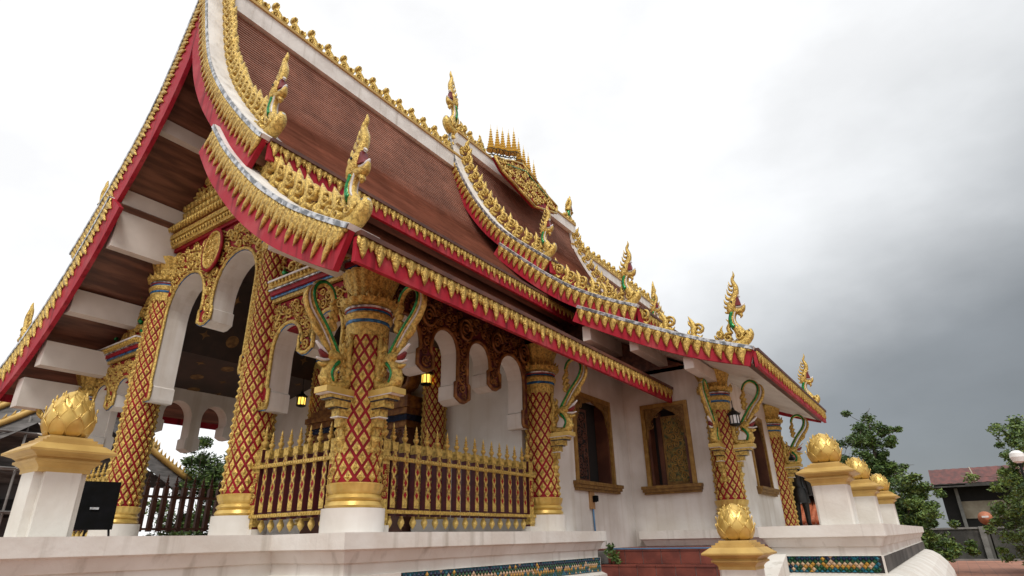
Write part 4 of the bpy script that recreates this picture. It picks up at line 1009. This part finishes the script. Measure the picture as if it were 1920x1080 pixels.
def lotus_post(loc, h, w, label, rz=0, bud=1.0, recess=False, tall=1.0):
    t = thing('lotus_post', label, 'gate post', loc, rz, 'lotus bud posts')
    mb = MB(); q = w/2
    if recess:
        e = .07; pts = [(-q, -q+e), (-q+e, -q+e), (-q+e, -q), (q-e, -q), (q-e, -q+e), (q, -q+e), (q, q-e), (q-e, q-e), (q-e, q), (-q+e, q), (-q+e, q-e), (-q, q-e)]
    else:
        e = .03; pts = [(-q, -q+e), (-q+e, -q), (q-e, -q), (q, -q+e), (q, q-e), (q-e, q), (-q+e, q), (-q, q-e)]
    mb.prism(pts, 0.0, h, lambda a, b, d: (a, b, d), STAIN); mb.build('shaft', t)
    mb = MB()
    def fr(z0, w0, z1, w1, M=GOLDB):
        V = [(sx*w0, sy*w0, z0) for sx, sy in ((-1, -1), (1, -1), (1, 1), (-1, 1))]+[(sx*w1, sy*w1, z1) for sx, sy in ((-1, -1), (1, -1), (1, 1), (-1, 1))]
        mb.add(V, [(3, 2, 1, 0), (4, 5, 6, 7), (0, 1, 5, 4), (1, 2, 6, 5), (2, 3, 7, 6), (3, 0, 4, 7)], M)
    k = w/.5
    for z0, w0, z1, w1 in ((0, .25, .035, .25), (.035, .25, .055, .262), (.055, .262, .08, .295), (.08, .295, .09, .32), (.09, .32, .112, .32), (.112, .30, .128, .305), (.128, .305, .15, .335), (.15, .335, .175, .405), (.175, .415, .195, .418), (.195, .418, .262, .315), (.262, .295, .29, .295), (.29, .25, .318, .25), (.318, .215, .345, .21)): fr(h+z0, w0*k, h+z1-.0005, w1*k)
    mb.build('cap', t)
    o = put('lotus_bud', LOTUS, t, (0, 0, h+.344)); o.scale = (bud, bud, bud*tall)
    return t
lotus_post((-2.70, 1.3, 0), .58, .445, 'large lotus bud post on the porch wall beside the black speaker', bud=.90, tall=1.12, recess=True)
lotus_post((5.95, -4.42, 0), .58, .50, 'tall lotus bud post on the side terrace, largest of its row of three')
lotus_post((10.2, -4.42, 0), .58, .50, 'middle lotus bud post of the three in a row on the side terrace')
lotus_post((15.2, -4.42, 0), .58, .50, 'smallest, farthest lotus bud post of the three along the side terrace')
lotus_post((3.55, -3.48, -1.30), .78, .46, 'low lotus bud post standing in front of the red steps', bud=.95)

# ------------------------------------------------------------------ picket fences
def picket_fence(label, loc, rz, L, n, col_front, gold=True, h=1.12, end_posts=True, group='picket fences round the temple porch'):
    """runs along local +x, front is local -y"""
    t = thing('picket_fence', label, 'fence', loc, rz, None)
    def fin(mb, x, z, s, M):
        mb.lathe([(.030*s, 0), (.036*s, .01), (.018*s, .03), (.042*s, .07), (.044*s, .09), (.018*s, .115), (.032*s, .14), (.016*s, .16), (.026*s, .18), (.010*s, .20), (.016*s, .215), (.003, .27)], M, 10, (x, 0, z))
    MG = GOLDP if gold else WOODW; MP = MAROON if gold else WOODW; MR = GOLD if gold else WOODW
    mb = MB(); mb.box((-.045, -.045, .20), (.045, .05, h), MP)
    if gold:
        mb.box((-.043, -.052, .30), (.043, -.046, h-.005), GOLD)
        for k in range(4):                                  # lozenge fretwork let into the slat
            z = .46+.15*k; mb.add([(-.03, -.0535, z), (0, -.0535, z-.05), (.03, -.0535, z), (0, -.0535, z+.05)], [(0, 1, 2, 3)], RED)
            for sg in (-1, 1): mb.add([(sg*.043, -.0535, z+.035), (sg*.022, -.0535, z+.075), (sg*.043, -.0535, z+.115)], [(0, 1, 2)], MAROON)
        mb.box((-.05, -.056, h-.12), (.05, .052, h), GOLD)
    PK = mesh_of(mb, 'picket')
    mb = MB(); fin(mb, 0, 0, 1, MG); FN = mesh_of(mb, 'finial')
    mb = MB(); mb.lathe([(.014, .06), (.03, .05), (.022, .03), (.044, -.02), (.046, -.045), (.03, -.08), (.0, -.12)], MG, 12); DB = mesh_of(mb, 'drop_ball')
    for k in range(n):
        x = .17+(L-.34)*k/(n-1); p = put('picket', PK, t, (x, 0, 0)); put('finial', FN, p, (0, 0, h-.01))
        if gold: put('drop_ball', DB, p, (0, 0, .16))
    if end_posts:
        mb = MB(); mb.box((-.065, -.065, .09), (.065, .065, h+.02), MP); mb.box((-.06, -.072, .09), (.06, -.066, h+.02), GOLD if gold else WOODW)
        mb.box((-.07, -.08, h-.22), (.07, .07, h-.16), GOLD); mb.box((-.07, -.08, .12), (.07, .07, .26), GOLD); mb.box((-.05, -.0745, .40), (.05, -.0725, h-.3), RED)
        relief(mb, lambda a, b: abs(a) < .05 and .4 < b < h-.3, (-.05, .05, .4, h-.3), .045, .03, 200, lambda A, B, D: np.stack([A, -.075-D, B], 1), seed=9)
        mb.box((-.09, -.09, 0), (.09, .09, .09), WHITE); PO = mesh_of(mb, 'post')
        for x in (0, L): p = put('post', PO, t, (x, 0, 0)); f_ = put('finial', FN, p, (0, 0, h+.01)); f_.scale = (1.35, 1.35, 1.3)
    for z, hh in ((.90, .05), (.25, .045)):
        mb = MB(); mb.box((-.12, -.095, z-hh/2), (L+.12, -.060, z+hh/2), MR)
        if gold:
            for q in range(int(L/.05)): mb.box((-.1+.05*q, -.105, z-.012), (-.1+.05*q+.026, -.096, z+.012), GOLDP)
        mb.build('rail', t)
    return t
picket_fence('gold and maroon picket fence along the near side of the porch', (.42, 0, 0), 0, 3.42, 15, None)
picket_fence('short gold and maroon picket fence across the front, right of the corner column', (0, 1.98, 0), -pi/2, 1.60, 7, None)
bpy.data.objects['picket_fence.001']['label'] = 'short gold and maroon picket fence across the front between two columns'
picket_fence('gold picket fence partly hidden behind the large lotus post and speaker', (0, 8.04, 0), -pi/2, 1.60, 7, None)
picket_fence('plain dark brown picket fence at the far side of the porch', (.4, 8.2, 0), 0, 3.4, 16, None, gold=False, end_posts=False)

# ------------------------------------------------------------------ lanterns
def lantern(loc, label, lit, rod=.25):
    t = thing('lantern', label, 'lantern', loc, 0, 'porch lanterns'); t.scale = (1.2, 1.2, 1.2)
    mb = MB()
    for k in range(8):
        a = k*pi/4; mb.box((-.006, -.006, 0), (.006, .006, .17), IRON, xf=lambda V: V+np.array([.085*cos(a), .085*sin(a), 0]))
    mb.lathe([(.05, -.03), (.095, -.01), (.095, .01), (.08, .012)], IRON, 16); mb.lathe([(.095, .16), (.11, .17), (.07, .22), (.03, .25), (.02, .29), (.008, .30), (.008, .30+rod)], IRON, 16)
    for k in range(10):
        a = k*2*pi/10; mb.sweep([(.10*cos(a), .10*sin(a), .17), (.12*cos(a), .12*sin(a), .21)], [.02, .003], [.01, .003], (cos(a), sin(a), 0), IRON, 4)
    mb.build('cage', t)
    mb = MB(); mb.lathe([(.03, .012), (.076, .015), (.078, .155), (.03, .158)], GLOW if lit else GLOBE, 16); mb.build('glass', t)
lantern((3.62, 2.26, 2.84), 'lit amber lantern hanging before the right inner column, above the fence', True)
lantern((3.62, 6.3, 2.95), 'lit amber lantern beside the second inner column, lower of the middle two', True)
lantern((1.9, 4.1, 3.68), 'lit amber lantern showing under the arch left of the corner column', True, .9)
lantern((1.35, 8.15, 3.30), 'lit amber lantern by the tall arch, left of all the others', True)
lantern((7.86, -2.62, 2.02), 'unlit dark lantern in front of the column next to the carved shutter', False, .12)

# ------------------------------------------------------------------ small things by the wall
t = thing('power_outlet', 'small wooden outlet box with blue conduit under the first window', 'outlet')
mb = MB(); mb.box((6.05, -.04, .42), (6.24, -.002, .78), OUTLET); mb.build('back_board', t)
mb = MB(); mb.box((6.14, -.09, .55), (6.23, -.041, .67), BLACK); mb.lathe([(.05, -.06), (.055, 0), (.05, .05), (0, .06)], BLACK, 12, (6.19, -.09, .62)); mb.build('socket', t)
mb = MB(); mb.tube([(6.16, -.03, .42), (6.17, -.03, .2), (6.2, -.03, -.31)], .018, PIPE, 8); mb.build('conduit', t)
t = thing('loudspeaker', 'black loudspeaker panel leaning between the lotus post and the columns', 'loudspeaker', (-1.84, 2.42, 0), rad(-14))
mb = MB(); mb.box((-.23, -.04, .10), (.23, .12, .64), BLACK, xf=lambda V: V + np.stack([V[:, 2]*.0, V[:, 2]*.12, 0*V[:, 2]], 1)); mb.build('cabinet', t)
mb = MB(); mb.box((-.04, .0, .32), (.05, .01, .345), SILVER, xf=lambda V: V + np.array([0, -.02, 0])); mb.build('badge', t)
mb = MB(); mb.tube([(.2, .03, .12), (.22, .0, 0)], .012, IRON, 6); mb.tube([(-.2, .03, .12), (-.22, 0, 0)], .012, IRON, 6); mb.tube([(0, .2, .2), (0, .3, 0)], .012, IRON, 6); mb.build('stand', t)

# fern in the corner of the steps
def leaf_cards(mb, centres, rad_, n, size, mats, rg, flat=.6):
    for (c, r) in zip(centres, rad_):
        for k in range(n):
            d = rg.normal(size=3); d /= np.linalg.norm(d); p = np.array(c)+d*r*rg.uniform(.25, 1.0)*np.array([1, 1, flat])
            a = rg.normal(size=3); a[2] = a[2]*.6-.25; a /= np.linalg.norm(a); b = np.cross(a, rg.normal(size=3)); b /= np.linalg.norm(b)+1e-9
            s = size*rg.uniform(.6, 1.25); w = s*.42
            mb.add([p-a*s*.5, p+b*w*.5, p+a*s*.5, p-b*w*.5], [(0, 1, 2, 3)], mats[rg.integers(len(mats))])
rg = np.random.default_rng(5)
mb = MB(); leaf_cards(mb, [(5.42, -.72, -.38), (5.47, -.78, -.50), (5.40, -.70, -.28)], [.13, .10, .09], 60, .10, [LEAFD, LEAF], rg, 1.0)
o = mb.build('fern'); tag(o, 'small green fern growing from the corner of the red steps', 'plant')

# ------------------------------------------------------------------ bronze guardian statue
def figure(name, joints, edges, radii, Mt, parent, sub=2):
    me = bpy.data.meshes.new(name); me.from_pydata(joints, edges, []); me.materials.append(Mt)
    o = put(name, me, parent); md = o.modifiers.new('skin', 'SKIN'); md.use_smooth_shade = True
    for i, r in enumerate(radii): me.skin_vertices[0].data[i].radius = r if isinstance(r, tuple) else (r, r)
    me.skin_vertices[0].data[0].use_root = True
    s_ = o.modifiers.new('sub', 'SUBSURF'); s_.levels = sub; s_.render_levels = sub
    return o
def add_skin_layer(me): 
    if not me.skin_vertices: 
        import bmesh
        b = bmesh.new(); b.from_mesh(me); b.verts.layers.skin.verify(); b.to_mesh(me); b.free()
_orig = figure
def figure(name, joints, edges, radii, Mt, parent, sub=2):
    me = bpy.data.meshes.new(name); me.from_pydata(joints, edges, []); me.materials.append(Mt); add_skin_layer(me)
    o = put(name, me, parent); md = o.modifiers.new('skin', 'SKIN'); md.use_smooth_shade = True
    for i, r in enumerate(radii): me.skin_vertices[0].data[i].radius = r if isinstance(r, tuple) else (r, r)
    me.skin_vertices[0].data[0].use_root = True
    s_ = o.modifiers.new('sub', 'SUBSURF'); s_.levels = sub; s_.render_levels = sub
    return o
t = thing('statue', 'dark bronze standing guardian statue beside the last naga column', 'statue', (13.9, -2.52, 0), rad(-100))
J = [(0, 0, .98), (0, 0, 1.15), (0, .01, 1.35), (0, 0, 1.50), (0, 0, 1.60), (0, .02, 1.70), (0, .02, 1.83),
     (.20, 0, 1.47), (.27, .02, 1.20), (.26, .08, .96), (.25, .12, .86), (-.20, 0, 1.47), (-.27, .02, 1.20), (-.26, .08, .96), (-.25, .12, .86),
     (.11, 0, .90), (.12, .02, .50), (.12, -.01, .12), (.13, .13, .05), (-.11, 0, .90), (-.12, .02, .50), (-.12, -.01, .12), (-.13, .13, .05)]
E_ = [(0, 1), (1, 2), (2, 3), (3, 4), (4, 5), (5, 6), (3, 7), (7, 8), (8, 9), (9, 10), (3, 11), (11, 12), (12, 13), (13, 14), (0, 15), (15, 16), (16, 17), (17, 18), (0, 19), (19, 20), (20, 21), (21, 22)]
Rr = [.16, .15, .17, .12, .06, .09, .085, .085, .06, .045, .05, .085, .06, .045, .05, .12, .085, .06, .045, .12, .085, .06, .045]
figure('body', J, E_, Rr, BRONZE, t)
mb = MB(); mb.lathe([(.25, .66), (.235, .78), (.21, .95), (.19, 1.05), (.17, 1.06)], BRONZE, 20, mod=lambda th, i: 1+.05*np.sin(th*9)*(1 if i < 2 else .2)); mb.build('robe', t)
mb = MB(); mb.lathe([(.10, 1.76), (.11, 1.82), (.08, 1.9), (.05, 1.93), (.03, 2.02), (0, 2.08)], BRONZE, 14); mb.build('headdress', t)
mb = MB(); mb.box((-.28, -.22, 0), (.28, .26, .05), BRONZE); mb.build('plinth', t)

# ------------------------------------------------------------------ ground and surroundings
mb = MB(); mb.add([(-400, -400, -1.72), (900, -400, -1.72), (900, 600, -1.72), (-400, 600, -1.72)], [(0, 1, 2, 3)], GRASS); o = mb.build('ground'); tag(o, kind='structure')
mb = MB(); mb.box((-60, -60, -1.80), (38.3, 60, -1.70), PAVE); o = mb.build('paved_yard'); tag(o, kind='structure')
mb = MB(); mb.box((38.3, -60, -1.8), (38.55, 60, -1.62), CONCL); o = mb.build('kerb'); tag(o, kind='structure')

def boundary_wall():
    t = thing('boundary_wall', 'stained grey concrete boundary wall with posts behind the grass strip', 'wall', (41.5, 0, -1.72))
    mb = MB(); mb.box((0, -45, 0), (.15, 45, 1.62), CONC); mb.build('wall_panel', t)
    mb = MB(); mb.box((-.06, -45, 1.62), (.21, 45, 1.72), CONCL); mb.build('wall_cap', t)
    mb = MB(); mb.box((-.16, -.14, 0), (-.002, .14, 1.75), CONCL); P = mesh_of(mb, 'wall_post')
    for y in range(-42, 44, 6): put('wall_post', P, t, (0, y-1.2, 0))
boundary_wall()

def tree(label, loc, h, seed, mats, spread=2.2, nb=9, leaves=70, size=.26, crown0=.30, group='trees behind the boundary', lean=0.0, gap=.75):
    rg = np.random.default_rng(seed); t = thing('tree', label, 'tree', loc, 0, None); mb = MB()
    top = np.array([lean, 0, h*.92]); trunk = [np.array([0, 0, 0]), np.array([.05*h*rg.normal()*.3, .02*h*rg.normal(), h*.35])+top*np.array([.2, .2, 0]), top]
    P = smooth_path(trunk, 9); mb.tube(P, np.linspace(h*.022, h*.004, 9), BARK, 8)
    cents = []; rads = []
    for k in range(nb):
        f_ = crown0+(1-crown0)*(k+.5)/nb; i = f_*8; base_ = P[min(int(i), 8)]
        a = k*2.4+rg.uniform(-.5, .5); L = spread*(1.15-f_*.75)*rg.uniform(.6, 1.15)
        end = base_+np.array([cos(a)*L, sin(a)*L, h*.10*rg.uniform(.2, 1.4)]); mid = (base_+end)/2+np.array([0, 0, .12*L])
        B = smooth_path([base_, mid, end], 6); mb.tube(B, np.linspace(h*.009*(1.2-f_), h*.002, 6), BARK, 5)
        for q in (.55, .8, 1.0):
            c = base_+(end-base_)*q+rg.normal(size=3)*.18*spread; cents.append(c); rads.append(spread*.30*rg.uniform(.7, 1.2))
            for _ in range(2):
                e = c+rg.normal(size=3)*spread*.28; cents.append(e); rads.append(spread*.20*rg.uniform(.6, 1.2)); mb.tube([c, (c+e)/2+rg.normal(size=3)*.05, e], [h*.003, h*.002, h*.001], BARK, 4)
    cents.append(top); rads.append(spread*.25)
    mb.build('trunk', t); mb = MB(); keep = [i for i in range(len(cents)) if rg.random() < gap+.15]
    leaf_cards(mb, [cents[i] for i in keep], [rads[i] for i in keep], leaves, size, mats, rg, .75); mb.build('crown', t); return t
def at(az, dist): a = rad(az); return (CAM.x+cos(a)*dist, CAM.y+sin(a)*dist, -1.72)
tree('tall feathery tree with an open pale top right of the temple', at(3.7, 34), 7.3, 11, [LEAF, LEAF, LEAFD], 1.5, 17, 190, .17, crown0=.25)
tree('dense low bushy tree beside the tall feathery one', at(2.5, 31), 3.6, 12, [LEAF, LEAFD, LEAFY], 1.4, 14, 230, .16, crown0=.12)
tree('dark bushy tree just beyond the farthest lotus post', at(4.9, 36), 3.6, 16, [LEAFD, LEAF], 1.4, 13, 200, .17, crown0=.12)
tree('light green tree at the right edge overhanging the rusty roof', at(-5.9, 30), 5.6, 13, [LEAF, LEAFY, LEAFD], 1.55, 15, 120, .16, crown0=.35)
tree('low leafy tree in front of the house at the right edge', at(-4.9, 33), 3.4, 14, [LEAFY, LEAFY, LEAF], 1.55, 12, 120, .16, crown0=.3)
tree('leafy tree seen through the porch beside the tiled roof', at(60.6, 30), 5.4, 21, [LEAFD, LEAF], 2.2, 15, 230, .17, crown0=.2)
tree('thin sparse tree seen through the porch against white sky', at(58.6, 30), 5.2, 22, [LEAFD, LEAFD, LEAF], 1.6, 9, 80, .15)
tree('leafy tree behind the second front column', at(55.8, 27), 5.0, 23, [LEAF, LEAFD], 2.1, 14, 230, .17, crown0=.15)

def rust_house():
    t = thing('rust_roof_house', 'open house with rusty red sheet roof behind the boundary wall', 'house', (48, -11.7, -2.0))
    mb = MB()
    ys = np.linspace(-9, 6.4, 60)
    for k in range(59): 
        z = .03*(k % 2); mb.add([(-1.6, ys[k], 4.75+z), (-1.6, ys[k+1], 4.75+.03*((k+1) % 2)), (4, ys[k+1], 6.1+.03*((k+1) % 2)), (4, ys[k], 6.1+z)], [(0, 1, 2, 3)], RUST)
    mb.add([(4, -9, 6.1), (4, 6.4, 6.1), (9, 6.4, 4.8), (9, -9, 4.8)], [(0, 1, 2, 3)], RUST); 
    mb.box((-1.7, 4.5, 4.62), (3.5, 7.6, 4.70), RUST)
    for y in (-6.0, -2.2, 1.0, 3.8): mb.add([(-1.55, y, 4.80), (-1.55, y+.07, 4.80), (3.9, y+.07, 6.15), (3.9, y, 6.15)], [(0, 1, 2, 3)], PANEL)
    mb.build('roof', t)
    mb = MB(); mb.box((-1.7, -9, 4.52), (-1.55, 6.4, 4.74), CONC); mb.build('eave_board', t)
    mb = MB(); mb.box((0, -9, 0), (8, 6.0, 4.6), DARK); mb.build('shade_block', t)  # solid box coloured near-black for the shade inside the house
    mb = MB(); mb.box((-.12, -9, 2.55), (-.002, 5.2, 3.65), PANEL); mb.build('wall_panel', t)
    mb = MB(); mb.box((-.12, 2.0, 0), (-.01, 5.2, 1.6), CONCL); mb.build('low_wall', t)
    mb = MB(); mb.box((-.15, -.1, 0), (0, .1, 4.5), CONCL); P = mesh_of(mb, 'post')
    for y in (-5, -1, 2.0, 5.1): put('post', P, t, (-.18, y, 0))
rust_house()
def dish():
    p = at(-2.05, 45); t = thing('satellite_dish', 'orange round satellite dish mounted in front of the house', 'satellite dish', (p[0], p[1], -.1))
    mb = MB(); V = []
    mb.sweep([(0.05, 0, .55), (.02, 0, .55), (-.06, 0, .55)], [.13, .28, .36], [.13, .28, .36], (0, 0, 1), DISH, 24); mb.build('reflector', t)
    mb = MB(); mb.tube([(.1, 0, .5), (.2, 0, -.1), (.2, 0, -1.6)], .04, IRON, 8); mb.build('mast', t)
    mb = MB(); mb.box((-.075, -.16, .58), (-.065, .16, .67), WHITEP); mb.build('plate', t)
dish()
p = at(-5.0, 26); t = thing('street_lamp', 'lamp post with white globe among leaves at the right edge', 'street lamp', p)
mb = MB(); mb.lathe([(.09, 0), (.07, .1), (.04, .3), (.035, 3.5), (.06, 3.52), (.06, 3.58)], IRON, 12); mb.build('pole', t)
mb = MB(); mb.lathe([(.05, 3.56), (.16, 3.62), (.21, 3.76), (.19, 3.88), (.10, 3.96), (0, 3.98)], GLOBE, 20); mb.build('globe', t)

p = at(8.6, 40); t = thing('orange_roof_house', 'small white house with orange tile roof behind the statue', 'house', p)
mb = MB()
for k in range(24): mb.tube([(-1, -3+.26*k, 2.15), (2.2, -3+.26*k, 3.7)], .15, ORANGE, 6)
mb.build('roof', t)
mb = MB(); mb.box((0, -3, 0), (4, 3.2, 2.1), WHITE); mb.build('wall', t)
mb = MB(); mb.box((.4, -3.4, 3.6), (5, 4.5, 4.9), DARK); mb.box((0, -4, 4.9), (5.4, 5, 5.1), RUST); mb.build('upper_storey', t)

# neighbouring hall under repair, seen past the porch
def neighbour():
    t = thing('scaffolded_hall', 'dark hall under repair with gold edged roofs and scaffolding', 'hall', (0, 0, -1.72))
    mb = MB(); mb.box((-10, 21.2, 0), (7.3, 34, 3.9), SCAFF); mb.build('wall', t)
    mb = MB(); mb.prism([(-1.2, 3.7), (8.5, 3.9), (6.9, 4.7), (4.3, 7.4), (2.3, 5.8)], 21.0, 21.15, lambda a, b, d: (a, d, b), SHINGLE); mb.build('gable', t)
    def sweep_roof(x0, x1, pts, name):
        mb = MB(); P = smooth_path(pts, 14)
        V = [];
        for y, z in P: V += [(x0, y, z), (x1, y, z), (x0, y, z-.2), (x1, y, z-.2)]
        F = []
        for i in range(13): b = i*4; c = b+4; F += [(b, b+1, c+1, c), (b+2, c+2, c+3, b+3), (b, c, c+2, b+2), (b+1, b+3, c+3, c+1)]
        F += [(0, 2, 3, 1), (52, 53, 55, 54)]
        mb.add(V, F, SHINGLE); mb.build('roof', t)
        for x in (x0, x1):
            mb = MB(); Q = np.stack([np.full(14, x), P[:, 0], P[:, 1]+.05], 1); mb.sweep(Q, .13, .12, (1, 0, 0), GOLDB, 6)
            for i in range(28):
                u = i/27*12.9; k = int(u); q = Q[k]+(Q[k+1]-Q[k])*(u-k); mb.sweep([q+np.array([0, 0, .08]), q+np.array([0, .04, .30])], [.09, .01], [.05, .01], (1, 0, 0), GOLDB, 5)
            mb.build('roof_edge', t)
    return t, sweep_roof
nb_t, sweep_roof = neighbour()
# curved hip seen past the third column and one at the frame's left edge: edges run down in +x
def hip_roof(x0, z0, x1, z1, y0, y1):
    mb = MB(); P = smooth_path([(x0, z0), ((x0+x1)/2, (z0+z1)/2-.28), (x1, z1)], 12)
    V = []
    for x, z in P: V += [(x, y0, z), (x, y1, z), (x, y0, z-.18), (x, y1, z-.18)]
    F = []
    for i in range(11): b = i*4; c = b+4; F += [(b, b+1, c+1, c), (b+2, c+2, c+3, b+3), (b, c, c+2, b+2), (b+1, b+3, c+3, c+1)]
    F += [(0, 2, 3, 1), (44, 45, 47, 46)]
    # sloping fascia of shingles down towards the viewer's side
    mb.add(V, F, SHINGLE)
    W = []
    for x, z in P: W += [(x, y0, z-.05), (x-.25, y0-.5, z-.7)]
    mb.add(W, [(i*2, i*2+2, i*2+3, i*2+1) for i in range(11)], SHINGLE); mb.build('roof', nb_t)
    mb = MB(); Q = np.stack([P[:, 0], np.full(12, y0-.05), P[:, 1]+.06], 1); mb.sweep(Q, .12, .12, (0, 1, 0), GOLDB, 6)
    for i in range(26):
        u = i/25*10.9; k = int(u); q = Q[k]+(Q[k+1]-Q[k])*(u-k); mb.sweep([q+np.array([0, 0, .06]), q+np.array([.05, 0, .30])], [.09, .01], [.05, .01], (0, 1, 0), GOLDB, 5)
    mb.build('roof_edge', nb_t)
hip_roof(4.3, 7.5, 8.75, 4.12, 20.5, 21.6)
hip_roof(4.3, 7.5, -1.4, 3.9, 20.5, 21.6)
hip_roof(4.3, 8.7, 7.6, 5.38, 21.4, 23.0)
hip_roof(4.3, 8.7, .6, 5.5, 21.4, 23.0)
for k in range(9):
    mb = MB(); rs = random.Random(k); x = -4+1.1*k; z = rs.uniform(.6, 3.2); mb.box((x, 20.95, z), (x+rs.uniform(.4, .9), 21.19, z+rs.uniform(.3, .9)), CONCL if k % 2 else DARK); mb.build('wall_board', nb_t)
mb = MB(); rs = random.Random(8)
for i in range(14):
    x = -9+1.15*i; mb.tube([(x, 20.2, 0), (x, 20.2, 6.0)], .04, CONCL, 6)
for z in (1.4, 2.8, 4.2, 5.4): mb.tube([(-10, 20.1, z), (6.2, 20.1, z)], .04, CONCL, 6); mb.box((-10, 20.2, z-.05), (5.5, 20.9, z), CONCL)
mb.build('scaffold', nb_t)
bpy.context.view_layer.update()
